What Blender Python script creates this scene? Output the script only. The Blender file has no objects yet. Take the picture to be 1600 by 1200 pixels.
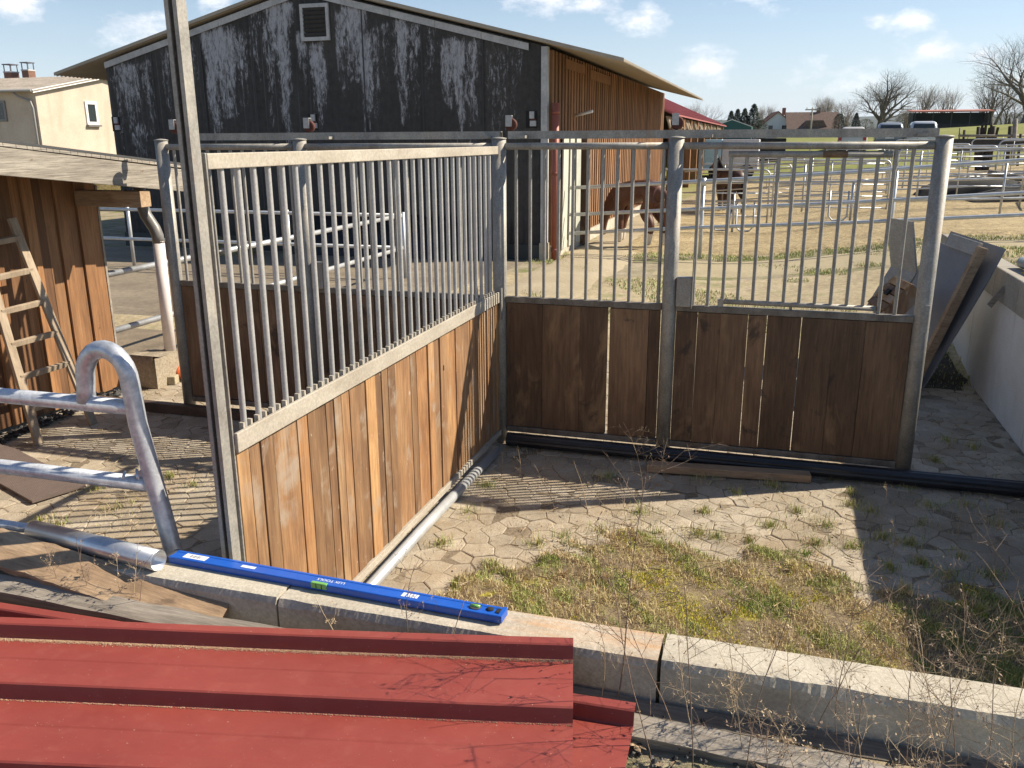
import bpy, math, random
import numpy as np
from mathutils import Vector, Matrix, Euler
random.seed(7); np.random.seed(7)
S = bpy.context.scene; COL = S.collection
R_ = math.radians
# ------------------------------------------------------------------ camera
F, CX, CY, H = 1345.0, 800.0, 600.0, 2.3
pitch, roll, yaw = R_(15.8), R_(0.24), R_(16.9)
fw = Vector((-math.sin(yaw)*math.cos(pitch), math.cos(yaw)*math.cos(pitch), -math.sin(pitch)))
rt = Vector((math.cos(yaw), math.sin(yaw), 0)); up = rt.cross(fw)
c_, s_ = math.cos(roll), -math.sin(roll)
RR = rt*c_ + up*s_; UU = up*c_ - rt*s_
cam = bpy.data.cameras.new('camera'); cam.sensor_width = 36; cam.lens = F/1600*36
cam.clip_start = .05; cam.clip_end = 9000
co = bpy.data.objects.new('camera', cam); COL.objects.link(co); S.camera = co
co.matrix_world = Matrix(((RR.x, UU.x, -fw.x, 0), (RR.y, UU.y, -fw.y, 0), (RR.z, UU.z, -fw.z, H), (0, 0, 0, 1)))
def ray(px, py): return fw*F + RR*(px-CX) - UU*(py-CY)
O0 = Vector((0, 0, H))
def onz(px, py, z): r = ray(px, py); return O0 + r*((z-H)/r.z)
def onx(px, py, x): r = ray(px, py); return O0 + r*(x/r.x)
def ony(px, py, y): r = ray(px, py); return O0 + r*(y/r.y)
FWH = Vector((-math.sin(yaw), math.cos(yaw), 0))
def at(px, py, d): r = ray(px, py); return O0 + r*(d/r.dot(FWH))
# ------------------------------------------------------------------ helpers
def ss(a, b, x):
    t = min(1, max(0, (x-a)/(b-a))); return t*t*(3-2*t)
def sn(v): return max(0.0, math.sin(v))
class MB:
    def __init__(s): s.v = []; s.f = []; s.sm = []; s.t = []
    def add(s, vs, fs, smooth=False, tint=.5):
        n = len(s.v); s.v += [tuple(p) for p in vs]; s.t += [tint]*len(vs)
        s.f += [tuple(i+n for i in f) for f in fs]; s.sm += [smooth]*len(fs); return s
    def box(s, x0, x1, y0, y1, z0, z1, tint=.5):
        v = [(x0,y0,z0),(x1,y0,z0),(x1,y1,z0),(x0,y1,z0),(x0,y0,z1),(x1,y0,z1),(x1,y1,z1),(x0,y1,z1)]
        return s.add(v, [(0,3,2,1),(4,5,6,7),(0,1,5,4),(1,2,6,5),(2,3,7,6),(3,0,4,7)], tint=tint)
    def obox(s, c, ax, ay, az, tint=.5):      # centre and three half-axis vectors
        c, ax, ay, az = map(Vector, (c, ax, ay, az)); v = []
        for k in (-1, 1):
            for (i, j) in ((-1,-1),(1,-1),(1,1),(-1,1)): v.append(c+ax*i+ay*j+az*k)
        return s.add(v, [(0,3,2,1),(4,5,6,7),(0,1,5,4),(1,2,6,5),(2,3,7,6),(3,0,4,7)], tint=tint)
    def beam(s, p0, p1, w, h, upv=(0,0,1), tint=.5):
        p0, p1 = Vector(p0), Vector(p1); d = (p1-p0); L = d.length; d.normalize()
        sd = d.cross(Vector(upv)).normalized(); u = sd.cross(d)
        return s.obox((p0+p1)/2, d*(L/2), sd*(w/2), u*(h/2), tint)
    def tube(s, pts, r, n=10, caps=True, tint=.5, smooth=True, hollow=0):
        pts = [Vector(p) for p in pts]; m = len(pts)
        rs = r if isinstance(r, (list, tuple)) else [r]*m
        d0 = (pts[1]-pts[0]).normalized()
        u = d0.cross(Vector((0,0,1)))
        if u.length < 1e-3: u = Vector((1,0,0))
        u.normalize(); vs = []
        for i, p in enumerate(pts):
            d = (pts[min(i+1,m-1)]-pts[max(i-1,0)]).normalized()
            u = (u - d*u.dot(d)).normalized(); w = d.cross(u)
            for k in range(n):
                a = 2*math.pi*k/n; vs.append(p+(u*math.cos(a)+w*math.sin(a))*rs[i])
        fs = [(i*n+k, i*n+(k+1)%n, (i+1)*n+(k+1)%n, (i+1)*n+k) for i in range(m-1) for k in range(n)]
        s.add(vs, fs, smooth, tint)
        if caps and not hollow:
            b = len(s.v)-len(vs)
            s.f.append(tuple(b+k for k in range(n))[::-1]); s.f.append(tuple(b+(m-1)*n+k for k in range(n))); s.sm += [False, False]
        return s
    def cyl(s, p, r, z0, z1, n=20, tint=.5): return s.tube([(p[0],p[1],z0),(p[0],p[1],z1)], r, n, tint=tint)
    def pipe(s, p0, p1, r, t, n=28, tint=.5):  # open tube with wall thickness
        p0, p1 = Vector(p0), Vector(p1); d = (p1-p0).normalized(); u = d.cross(Vector((0,0,1))).normalized(); w = d.cross(u); vs = []
        for (p, q) in ((p0, r),(p1, r),(p1, r-t),(p0, r-t)):
            for k in range(n):
                a = 2*math.pi*k/n; vs.append(p+(u*math.cos(a)+w*math.sin(a))*q)
        fs = [(i*n+k, i*n+(k+1)%n, ((i+1)%4)*n+(k+1)%n, ((i+1)%4)*n+k) for i in range(4) for k in range(n)]
        return s.add(vs, fs, True, tint)
    def prism(s, poly, ax, t0, t1, tint=.5):  # poly in the 2 other axes, extruded along ax
        def P(a, b, t): return {0:(t,a,b), 1:(a,t,b), 2:(a,b,t)}[ax]
        n = len(poly); vs = [P(a,b,t0) for a,b in poly]+[P(a,b,t1) for a,b in poly]
        fs = [tuple(range(n)), tuple(range(2*n-1, n-1, -1))]+[(i, i+n, (i+1)%n+n, (i+1)%n) for i in range(n)]
        return s.add(vs, fs, False, tint)
    def lathe(s, c, prof, n=20, tint=.5, smooth=True):
        vs = []
        for (r, z) in prof:
            for k in range(n):
                a = 2*math.pi*k/n; vs.append((c[0]+r*math.cos(a), c[1]+r*math.sin(a), c[2]+z))
        m = len(prof)
        fs = [(i*n+k, i*n+(k+1)%n, (i+1)*n+(k+1)%n, (i+1)*n+k) for i in range(m-1) for k in range(n)]
        fs += [tuple(range(n))[::-1], tuple((m-1)*n+k for k in range(n))]
        return s.add(vs, fs, smooth, tint)
    def grid(s, nx, ny, fn, smooth=True, tint=.5):
        vs = [fn(i, j) for j in range(ny) for i in range(nx)]
        fs = [(j*nx+i, j*nx+i+1, (j+1)*nx+i+1, (j+1)*nx+i) for j in range(ny-1) for i in range(nx-1)]
        return s.add(vs, fs, smooth, tint)
    def mesh(s, name):
        me = bpy.data.meshes.new(name); me.from_pydata(s.v, [], s.f)
        a = me.attributes.new('tint', 'FLOAT', 'POINT'); a.data.foreach_set('value', s.t)
        me.polygons.foreach_set('use_smooth', s.sm); me.update(); return me
def recalc(me):
    import bmesh
    b = bmesh.new(); b.from_mesh(me); bmesh.ops.recalc_face_normals(b, faces=b.faces); b.to_mesh(me); b.free()
KEEP = set('boarding slats wall crown window louvre slat_wall roof_lath_end chimney_cap cross_arm bracket latch_plate hinge_plate gutter_pipe elbow edge channel body roof trunk post eave_lattice frame straw terminal'.split())
def pieces(mb):
    par = list(range(len(mb.v)))
    def find(a):
        while par[a] != a: par[a] = par[par[a]]; a = par[a]
        return a
    for f in mb.f:
        a = find(f[0])
        for i in f[1:]: par[find(i)] = a
    groups = {}
    for k, f in enumerate(mb.f): groups.setdefault(find(f[0]), []).append(k)
    if len(groups) < 2: return None
    out = []
    for fl in groups.values():
        m = MB(); mp = {}
        for k in fl:
            for i in mb.f[k]:
                if i not in mp: mp[i] = len(m.v); m.v.append(mb.v[i]); m.t.append(mb.t[i])
            m.f.append(tuple(mp[i] for i in mb.f[k])); m.sm.append(mb.sm[k])
        out.append(m)
    return out
def obj(name, mb, mat, parent=None, loc=(0,0,0), rot=None, bevel=0, fix=True, **kw):
    if parent and isinstance(mb, MB) and name not in KEEP and len(mb.v) < 6000:
        ps = pieces(mb)
        if ps and len(ps) <= 100:
            for q in ps: r = obj(name, q, mat, parent, loc, rot, bevel, fix, **kw)
            return r
    me = mb.mesh(name) if isinstance(mb, MB) else mb
    if fix and isinstance(mb, MB): recalc(me)
    o = bpy.data.objects.new(name, me); COL.objects.link(o); o.location = loc
    if rot: o.rotation_euler = rot
    if mat and not me.materials: me.materials.append(mat)
    if parent: o.parent = parent
    if bevel:
        m = o.modifiers.new('bevel', 'BEVEL'); m.width = bevel; m.segments = 2; m.limit_method = 'ANGLE'; m.angle_limit = R_(40)
    for k, v in kw.items(): o[k] = v
    return o
def tag(o, label, cat, group=None):
    o['label'] = label; o['category'] = cat
    if group: o['group'] = group
    return o
def thing(name, label, cat, loc=(0,0,0), rz=0, group=None):
    o = bpy.data.objects.new(name, None); COL.objects.link(o); o.location = loc; o.rotation_euler = (0,0,rz)
    o.empty_display_size = .2
    return tag(o, label, cat, group)
def copy_tree(o, parent=None):
    c = o.copy(); COL.objects.link(c)
    if parent: c.parent = parent
    for ch in list(o.children): copy_tree(ch, c)
    return c
def struct(name, mb, mat, **k): return obj(name, mb, mat, kind='structure', **k)
# ------------------------------------------------------------------ materials
class NT:
    def __init__(s, name):
        s.m = bpy.data.materials.new(name); s.m.use_nodes = True; s.n = s.m.node_tree.nodes; s.l = s.m.node_tree.links
        s.b = s.n['Principled BSDF']; s.tc = s.n.new('ShaderNodeTexCoord')
    def new(s, t, **k):
        n = s.n.new(t)
        for a, v in k.items(): setattr(n, a, v)
        return n
    def link(s, a, b): s.l.new(a, b)
    def coord(s, scale, kind='Object', rot=(0,0,0)):
        m = s.new('ShaderNodeMapping'); m.inputs['Scale'].default_value = scale; m.inputs['Rotation'].default_value = rot
        s.link(s.tc.outputs[kind], m.inputs[0]); return m.outputs[0]
    def noise(s, vec, scale=1, detail=6, rough=.6, dist=0):
        n = s.new('ShaderNodeTexNoise'); n.inputs['Scale'].default_value = scale; n.inputs['Detail'].default_value = detail
        n.inputs['Roughness'].default_value = rough; n.inputs['Distortion'].default_value = dist
        s.link(vec, n.inputs['Vector']); return n.outputs['Fac']
    def ramp(s, fac, stops, interp='LINEAR'):
        r = s.new('ShaderNodeValToRGB'); e = r.color_ramp.elements; r.color_ramp.interpolation = interp
        while len(e) > 1: e.remove(e[-1])
        e[0].position = stops[0][0]; e[0].color = col4(stops[0][1])
        for p, c in stops[1:]: e.new(p).color = col4(c)
        s.link(fac, r.inputs[0]); return r.outputs[0]
    def mix(s, fac, a, b, mode='MIX'):
        m = s.new('ShaderNodeMix', data_type='RGBA', blend_type=mode)
        for v, i in ((fac, 0), (a, 6), (b, 7)):
            if hasattr(v, 'links'): s.link(v, m.inputs[i])
            else: m.inputs[i].default_value = v if i == 0 else col4(v)
        return m.outputs[2]
    def math(s, op, a, b=0.0, c=None):
        m = s.new('ShaderNodeMath', operation=op)
        for i, v in enumerate((a, b, c)):
            if v is None: continue
            if hasattr(v, 'links'): s.link(v, m.inputs[i])
            else: m.inputs[i].default_value = v
        return m.outputs[0]
    def attr(s, name='tint'):
        a = s.new('ShaderNodeAttribute'); a.attribute_name = name; return a.outputs['Fac']
    def bump(s, h, st=.3, dist=.01):
        b = s.new('ShaderNodeBump'); b.inputs['Strength'].default_value = st; b.inputs['Distance'].default_value = dist
        s.link(h, b.inputs['Height']); s.link(b.outputs[0], s.b.inputs['Normal'])
    def out(s, col, rough=.7, metal=0, spec=None):
        for v, k in ((col, 'Base Color'), (rough, 'Roughness'), (metal, 'Metallic')):
            if hasattr(v, 'links'): s.link(v, s.b.inputs[k])
            else: s.b.inputs[k].default_value = col4(v) if k == 'Base Color' else v
        if spec is not None: s.b.inputs['Specular IOR Level'].default_value = spec
        return s.m
def col4(c):
    if isinstance(c, (int, float)): return (c, c, c, 1)
    return tuple(c)+(1,) if len(c) == 3 else tuple(c)
def gen(name, stops, sc=(4,4,4), rough=.75, metal=0, bump=.25, bdist=.004, fine=(60,60,60), fstr=.35, tint=None, spots=(), spec=None, detail=6, dist=.3):
    """mottled surface: a broad noise through a ramp, a fine grain over it, per-piece tint, stains"""
    t = NT(name)
    if tint:
        off = t.new('ShaderNodeVectorMath', operation='MULTIPLY_ADD'); cb = t.new('ShaderNodeCombineXYZ'); a = t.attr()
        for i in range(3): t.link(a, cb.inputs[i])
        t.link(cb.outputs[0], off.inputs[0]); off.inputs[1].default_value = (71, 53, 37); t.link(t.tc.outputs['Object'], off.inputs[2])
        t.tc = type('T', (), {'outputs': {'Object': off.outputs[0]}})()
    c = t.ramp(t.noise(t.coord(sc), 1, detail, .65, dist), stops)
    fn = t.noise(t.coord(fine), 1, 5, .7)
    g = t.ramp(fn, [(.25, 1-fstr), (.75, 1+fstr*.35)])
    c = t.mix(1, c, g, 'MULTIPLY')
    if tint: c = t.mix(1, c, t.ramp(t.attr(), tint), 'MULTIPLY')
    for (sc2, lo, hi, cc, amt) in spots:
        k = t.ramp(t.noise(t.coord(sc2), 1, 5, .65, .4), [(lo, 0), (hi, amt)])
        c = t.mix(k, c, cc)
    if bump: t.bump(fn, bump, bdist)
    return t.out(c, rough, metal, spec)
GALV = gen('weathered galvanised steel', [(.3,(.24,.225,.20)),(.5,(.34,.325,.295)),(.7,(.44,.41,.355))], (9,9,5), .6, .25, .2, .002, (80,80,80), .4,
           spots=[((5,5,2), .54, .72, (.27,.195,.13), .7), ((30,30,14), .62, .72, (.50,.46,.39), .5)])
GALVL = gen('light galvanised bars', [(.3,(.36,.355,.35)),(.5,(.46,.455,.445)),(.7,(.56,.545,.52))], (9,9,5), .5, .3, .12, .002, (80,80,80), .28, spots=[((6,6,3), .58, .72, (.34,.26,.18), .5)])
GALVD = gen('grimy galvanised steel', [(.3,(.12,.10,.08)),(.5,(.20,.175,.145)),(.7,(.30,.265,.22))], (9,9,5), .7, .15, .25, .002, (80,80,80), .4, spots=[((6,6,4), .56, .72, (.16,.10,.06), .7)])
GALVB = gen('bright galvanised steel', [(.35,(.42,.45,.50)),(.5,(.55,.58,.63)),(.65,(.66,.69,.73))], (26,26,26), .42, .55, .05, .001, (60,60,60), .18)
GALVF = gen('plain galvanised tube', [(.35,(.46,.48,.50)),(.65,(.62,.64,.66))], (5,5,5), .45, .5, .05, .001, (60,60,60), .12)
ZINC = gen('shiny zinc tube', [(.35,(.52,.54,.57)),(.65,(.68,.70,.73))], (6,6,6), .36, .85, .08, .001, (40,40,40), .12)
TANSTEEL = gen('rust stained tan steel rail', [(.3,(.37,.325,.26)),(.7,(.52,.475,.40))], (8,3,8), .7, .15, .25, .002, (70,70,70), .35, spots=[((9,5,9), .62, .7, (.25,.18,.12), .5)])
RUST = gen('rust red iron', [(.3,(.065,.02,.014)),(.7,(.14,.042,.026))], (20,20,20), .8, .1)
WOODV = gen('oak planks upright', [(.28,(.165,.092,.047)),(.43,(.29,.172,.09)),(.57,(.385,.245,.13)),(.72,(.48,.345,.205))], (7,7,1.5), .78, 0, .5, .003, (80,80,4), .5,
            tint=[(0,(.56,.49,.44)),(.25,(.80,.72,.66)),(.45,(1.05,.86,.68)),(.65,(.86,.82,.79)),(.8,(1.10,.98,.80)),(1,(1.42,1.28,1.04))], spots=[((4,4,3), .55, .68, (.31,.26,.205), .7), ((13,13,2), .64, .74, (.09,.055,.035), .6), ((30,30,16), .66, .72, (.52,.46,.38), .6)])
WOODD = gen('dark stained planks', [(.25,(.105,.060,.034)),(.5,(.180,.107,.060)),(.75,(.265,.165,.095))], (5,5,1.3), .8, 0, .45, .003, (60,60,4), .5,
            tint=[(0,(.68,.66,.64)),(1,(1.3,1.24,1.18))], spots=[((3.5,3.5,1.3), .56, .66, (.32,.20,.10), .6), ((4,4,3), .60, .67, (.035,.024,.018), .75), ((40,40,20), .70, .74, (.30,.24,.17), .5)])
LARCH = gen('orange larch boards', [(.25,(.16,.078,.035)),(.5,(.30,.152,.065)),(.75,(.42,.24,.115))], (8,8,1.3), .72, 0, .4, .003, (80,80,3), .5,
            tint=[(0,(.40,.35,.32)),(.4,(.80,.76,.72)),(.8,(1.05,.98,.9)),(1,(1.25,1.2,1.1))], spots=[((14,14,7), .66, .72, (.07,.035,.02), .8), ((4,4,1.2), .6, .74, (.20,.115,.06), .6)])
GREYW = gen('weathered grey wood', [(.25,(.22,.19,.155)),(.5,(.36,.32,.27)),(.75,(.50,.46,.40))], (1.2,7,7), .85, 0, .6, .004, (5,90,90), .6,
            tint=[(0,(.55,.54,.53)),(1,(1.2,1.18,1.15))], spots=[((4,12,12), .66, .72, (.12,.07,.045), .7)])
FASC = gen('silvered fascia wood', [(.25,(.20,.175,.145)),(.5,(.34,.305,.255)),(.75,(.48,.44,.375))], (14,1.3,14), .85, 0, .7, .005, (110,4,110), .7,
           spots=[((9,6,9), .64, .70, (.13,.08,.05), .85), ((60,3,60), .58, .66, (.13,.115,.10), .7)])
RAWW = gen('rough sawn brown wood', [(.25,(.22,.14,.08)),(.5,(.38,.26,.16)),(.75,(.50,.37,.24))], (2,8,8), .85, 0, .5, .004, (8,80,80), .5, spots=[((5,9,9), .62, .7, (.13,.085,.055), .7)])
LADW = gen('ladder wood', [(.3,(.27,.205,.14)),(.7,(.43,.345,.25))], (8,8,2), .75, 0, .3, .003, (60,60,5), .35)
CONC = gen('cast concrete', [(.25,(.33,.29,.23)),(.5,(.49,.445,.36)),(.75,(.60,.555,.46))], (3.5,3.5,3.5), .9, 0, .5, .004, (85,85,85), .35,
           spots=[((2,2,7), .58, .75, (.24,.21,.17), .6), ((60,60,60), .70, .73, (.10,.09,.08), .8)])
CONCW = gen('pale cast concrete', [(.25,(.52,.505,.475)),(.5,(.62,.605,.575)),(.75,(.68,.665,.635))], (2,2,2), .9, 0, .3, .003, (70,70,70), .25,
            spots=[((1.5,1.5,.7), .6, .75, (.36,.34,.31), .5), ((4,4,.35), .60, .74, (.30,.28,.245), .55), ((45,45,45), .70, .73, (.2,.19,.18), .7)])
BLACKP = gen('black plastic', [(.3,(.012,.013,.017)),(.7,(.028,.03,.036))], (6,6,6), .38, 0, .05, .001, (50,50,50), .2)
BLACK = gen('matt black', [(.3,(.008,.008,.008)),(.7,(.02,.02,.02))], (6,6,6), .9)
BROWNB = gen('brown steel sill', [(.3,(.06,.04,.032)),(.7,(.12,.085,.065))], (5,5,5), .6, .1)
def flat(name, c, rough=.5, metal=0, var=.12, sc=8): return gen(name, [(.3, tuple(x*(1-var) for x in c)), (.7, tuple(x*(1+var) for x in c))], (sc,sc,sc), rough, metal, .08, .002, (50,50,50), .12)
WHITE = flat('white paint', (.74,.74,.73), .5); OFFW = flat('white pvc', (.72,.66,.64), .35); GREYP = flat('grey pvc', (.17,.165,.16), .4)
TANP = flat('tan pvc', (.50,.36,.22), .45); ORANGE = flat('orange pvc', (.62,.12,.03), .4)
GLASS = flat('dark window glass', (.035,.045,.05), .08); REDL = flat('red lamp glass', (.35,.02,.02), .25)
BRICK = flat('brown brick', (.20,.105,.075), .9, 0, .35, 14)
PLASTER = gen('cream plaster', [(.25,(.44,.375,.30)),(.5,(.52,.45,.365)),(.75,(.57,.505,.42))], (.8,.8,.8), .95, 0, .3, .01, (14,14,14), .18, spots=[((1.2,1.2,.15), .56, .72, (.36,.29,.21), .5)])
ETERNIT = gen('fibre cement roofing', [(.3,(.20,.175,.15)),(.7,(.34,.30,.26))], (1.5,1.5,1.5), .95, 0, .3, .01, (16,16,16), .4, spots=[((5,5,5), .6, .7, (.42,.38,.33), .6)])
ROOFC = gen('beige roof sheeting', [(.3,(.31,.265,.20)),(.7,(.41,.355,.28))], (1,1,1), .6, 0, .1, .002, (20,20,20), .15)
TILE = flat('red roof tile', (.24,.09,.06), .85, 0, .3, 3); TILEB = flat('brown roof tile', (.11,.07,.055), .85, 0, .35, 3)
TARP = flat('teal tarpaulin', (.012,.09,.09), .5); WHITEB = flat('far white render', (.66,.66,.68), .9, 0, .05, 1)
def red_sheet():
    t = NT('red coated sheet')
    c = t.ramp(t.noise(t.coord((2,2,2)), 1, 4, .6), [(.3,(.205,.038,.029)),(.7,(.27,.054,.040))])
    k = t.ramp(t.noise(t.coord((14,14,14)), 1, 6, .7), [(.52,0),(.78,.22)]); c = t.mix(k, c, (.36,.13,.095))
    d = t.ramp(t.noise(t.coord((150,150,150)), 1, 2, .5), [(.73,0),(.77,.8)])
    c = t.mix(d, c, (.55,.42,.33))
    t.bump(t.math('ADD', t.noise(t.coord((3.5,9,9)), 1, 3), t.math('MULTIPLY', t.noise(t.coord((40,40,40)), 1, 4), .06)), .35, .012)
    r = t.ramp(t.noise(t.coord((9,9,9)), 1, 5), [(.3,.42),(.7,.62)])
    return t.out(c, r, 0)
REDS = red_sheet()
# ------------------------------------------------------------------ light and sky
EL, AZ = R_(39.4), R_(26.2)
sdir = Vector((math.cos(EL)*math.cos(AZ), math.cos(EL)*math.sin(AZ), math.sin(EL)))
sl = bpy.data.lights.new('sun', 'SUN'); sl.energy = 5.0; sl.angle = R_(.5); sl.color = (1, .89, .72)
so = bpy.data.objects.new('sun', sl); COL.objects.link(so); so.rotation_euler = (-sdir).to_track_quat('-Z', 'Y').to_euler()
W = bpy.data.worlds.new('World'); S.world = W; W.use_nodes = True
wn, wl = W.node_tree.nodes, W.node_tree.links
bg = wn['Background']; sky = wn.new('ShaderNodeTexSky'); sky.sky_type = 'NISHITA'; sky.sun_disc = False
sky.sun_elevation = EL; sky.sun_rotation = R_(90)-AZ; sky.air_density = 1.0; sky.dust_density = .6; sky.ozone_density = 2.5; sky.altitude = 300
def wnode(t, **k):
    n = wn.new(t)
    for a, v in k.items(): setattr(n, a, v)
    return n
tc = wnode('ShaderNodeTexCoord'); sep = wnode('ShaderNodeSeparateXYZ'); wl.new(tc.outputs['Generated'], sep.inputs[0])
def wm(op, a, b):
    m = wnode('ShaderNodeMath', operation=op)
    for i, v in enumerate((a, b)):
        if hasattr(v, 'links'): wl.new(v, m.inputs[i])
        else: m.inputs[i].default_value = v
    return m.outputs[0]
def wvec(op, a, b, out=0):
    m = wnode('ShaderNodeVectorMath', operation=op)
    for i, v in enumerate((a, b)):
        if hasattr(v, 'links'): wl.new(v, m.inputs[i])
        else: m.inputs[i].default_value = v
    return m.outputs[out]
DIR = tc.outputs['Generated']; ST = (1, 1, 1.9)
dst = wvec('MULTIPLY', DIR, ST)
def wnoise(sc, det, rough, loc=(0,0,0)):
    n = wnode('ShaderNodeTexNoise'); n.inputs['Scale'].default_value = sc; n.inputs['Detail'].default_value = det; n.inputs['Roughness'].default_value = rough
    wl.new(wvec('ADD', dst, loc), n.inputs['Vector']); return n.outputs['Fac']
def wramp(f, stops):
    r = wnode('ShaderNodeValToRGB'); e = r.color_ramp.elements
    e[0].position, e[0].color = stops[0][0], col4(stops[0][1]); e[1].position, e[1].color = stops[-1][0], col4(stops[-1][1])
    for q, c in stops[1:-1]: e.new(q).color = col4(c)
    wl.new(f, r.inputs[0]); return r.outputs[0]
puff = wnoise(15, 10, .66); wob = wnoise(6, 4, .5, (3,1,2)); acc = 0.0
# clouds that stand in the sky: direction (through the picture), angular radius, density
for (px, py, rad, k) in ((205,42,62,.9),(25,8,52,.9),(345,5,40,.5),(850,-4,70,1),(930,2,55,.9),(1005,32,48,.85),(1372,28,26,.9),(1425,36,38,1),(1475,76,58,1),(1535,84,55,1),(1105,108,62,.85),(1150,112,40,.6),(1300,118,70,.55),(1230,128,60,.45),(1560,140,90,.6),(1200,-60,130,.8),(300,-120,160,.9),(1800,60,150,.8),(-250,60,140,.8)):
    d = ray(px, py).normalized(); c = (d.x*ST[0], d.y*ST[1], d.z*ST[2])
    f = wm('DIVIDE', wvec('DISTANCE', dst, c, 1), rad/1345*1.2)
    acc = wm('MAXIMUM', acc, wm('MULTIPLY', wm('MAXIMUM', wm('SUBTRACT', 1.0, f), 0.0), k))
cf = wm('ADD', wm('MULTIPLY', acc, 1.0), wm('ADD', wm('MULTIPLY', wm('SUBTRACT', puff, .5), 3.0), wm('MULTIPLY', wm('SUBTRACT', wob, .5), .7)))
cl = wm('MULTIPLY', wramp(cf, [(.28,0),(.62,.4),(1.0,1)]), wramp(acc, [(.01,0),(.22,1)]))
veil = wramp(wnoise(3.5, 8, .62, (5,2,7)), [(.55,0),(.85,.14)])
hz = wramp(sep.outputs[2], [(.0,.78),(.06,.42),(.15,.12),(.28,.0),(.6,0)])
m0 = wnode('ShaderNodeMix', data_type='RGBA'); wl.new(hz, m0.inputs[0]); wl.new(sky.outputs[0], m0.inputs[6]); m0.inputs[7].default_value = (6.4, 7.3, 8.6, 1)
m1 = wnode('ShaderNodeMix', data_type='RGBA'); wl.new(veil, m1.inputs[0]); wl.new(m0.outputs[2], m1.inputs[6]); m1.inputs[7].default_value = (6.8, 7.6, 8.8, 1)
m2 = wnode('ShaderNodeMix', data_type='RGBA'); wl.new(wm('MULTIPLY', cl, .9), m2.inputs[0]); wl.new(m1.outputs[2], m2.inputs[6])
wl.new(wramp(puff, [(.35,(7.2,7.4,8.2)),(.6,(9.2,9.3,9.6))]), m2.inputs[7])
wl.new(m2.outputs[2], bg.inputs[0]); bg.inputs[1].default_value = .075
S.view_settings.view_transform = 'Standard'; S.view_settings.look = 'None'; S.view_settings.exposure = .82; S.view_settings.gamma = 1
S.cycles.max_bounces = 6; S.cycles.volume_bounces = 0
# ------------------------------------------------------------------ terrain
WT = .74                                    # top of the low retaining wall
def T(x, y):
    if y < 2.45: return .57 + .02*math.sin(3*x)+.015*math.sin(7*y+2*x)
    z = -.04 if y < 9 else 0
    gen_ = (.55*ss(-1.2, 4.2, x)*ss(8.5, 12, y) + .5*ss(4, 14, x)*ss(14, 26, y))*(1-ss(38, 70, y))
    z += gen_
    if x > 2.02: z = max(z, 1.02*(1-ss(11.3, 15, y))+gen_*ss(11.3, 15, y))
    far = ss(38.5, 82, y)*(2.45+.055*max(-20, min(50, x)))*(.3+.7*ss(-14, -2, x))
    z += far
    z -= ss(140, 600, y)*(9+max(0, x)*.004)
    return z
def axis(parts):
    out = []
    for a, b, st in parts:
        n = max(1, int(round((b-a)/st))); out += [a+(b-a)*i/n for i in range(n)]
    return out+[parts[-1][1]]
xs = axis([(-3000,-600,400),(-600,-100,100),(-100,-20,10),(-20,-8,1),(-8,2.0,.4),(2.0,2.06,.06),(2.06,12,.5),(12,40,2),(40,120,10),(120,600,80),(600,3000,400)])
ys = axis([(-60,-4,8),(-4,2.42,.3),(2.42,2.48,.06),(2.48,8.4,.4),(8.4,22,.4),(22,60,1.5),(60,160,5),(160,600,40),(600,2600,250)])
def ground_mat():
    t = NT('meadow and bare earth'); P = t.coord((1,1,1))
    g = t.ramp(t.noise(P, .35, 8, .65), [(.3,(.15,.165,.045)),(.5,(.20,.21,.06)),(.7,(.25,.25,.085))])
    e = t.ramp(t.noise(P, 2.2, 8, .7), [(.25,(.17,.14,.095)),(.5,(.29,.245,.17)),(.7,(.38,.335,.25))])
    gm = t.ramp(t.noise(P, .9, 7, .65), [(.48,0),(.62,.75)]); near = t.mix(gm, e, (.14,.155,.045))
    sp = t.new('ShaderNodeSeparateXYZ'); t.link(t.tc.outputs['Object'], sp.inputs[0])
    k = t.ramp(t.math('MULTIPLY', sp.outputs[1], .01), [(.34,0),(.46,1)])
    c = t.mix(k, near, g)
    t.bump(t.noise(P, 14, 6, .7), .7, .03)
    return t.out(c, .95, 0, .2)
GM = ground_mat()
mb = MB(); mb.grid(len(xs), len(ys), lambda i, j: (xs[i], ys[j], T(xs[i], ys[j])))
struct('ground', mb, GM, fix=False)
# far hills
def nz1(x): return math.sin(x*1.3)*.5+math.sin(x*2.9+1)*.3+math.sin(x*6.1+2)*.2
hm = MB()
def hp(i, j):
    a = R_(-70+130*i/119); d = [2300, 2500, 2750, 3100][j]; base = [-30, 20, 58, 45][j]
    z = base + (nz1(i*.09)*12+nz1(i*.4)*3)*(j > 0)
    return (d*math.sin(a), d*math.cos(a), z)
hm.grid(120, 4, hp)
struct('hills', hm, gen('wooded far hills', [(.3,(.02,.035,.028)),(.7,(.055,.075,.05))], (.006,.006,.006), .95, 0, 0, 0, (.03,.03,.03), .3), fix=False)
def sheet(name, mat, x0, x1, y0, y1, st, zo, edge=.25, kind='structure'):
    nx, ny = int((x1-x0)/st)+2, int((y1-y0)/st)+2; m = MB()
    def fn(i, j):
        x = x0+(x1-x0)*i/(nx-1); y = y0+(y1-y0)*j/(ny-1)
        if j in (0, ny-1): y += edge*nz1(x*1.7)
        if i in (0, nx-1): x += edge*nz1(y*1.3+4)
        return (x, y, T(x, y)+(zo if 0 < i < nx-1 and 0 < j < ny-1 else -.02))
    m.grid(nx, ny, fn); return obj(name, m, mat, fix=False, kind=kind)
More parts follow.
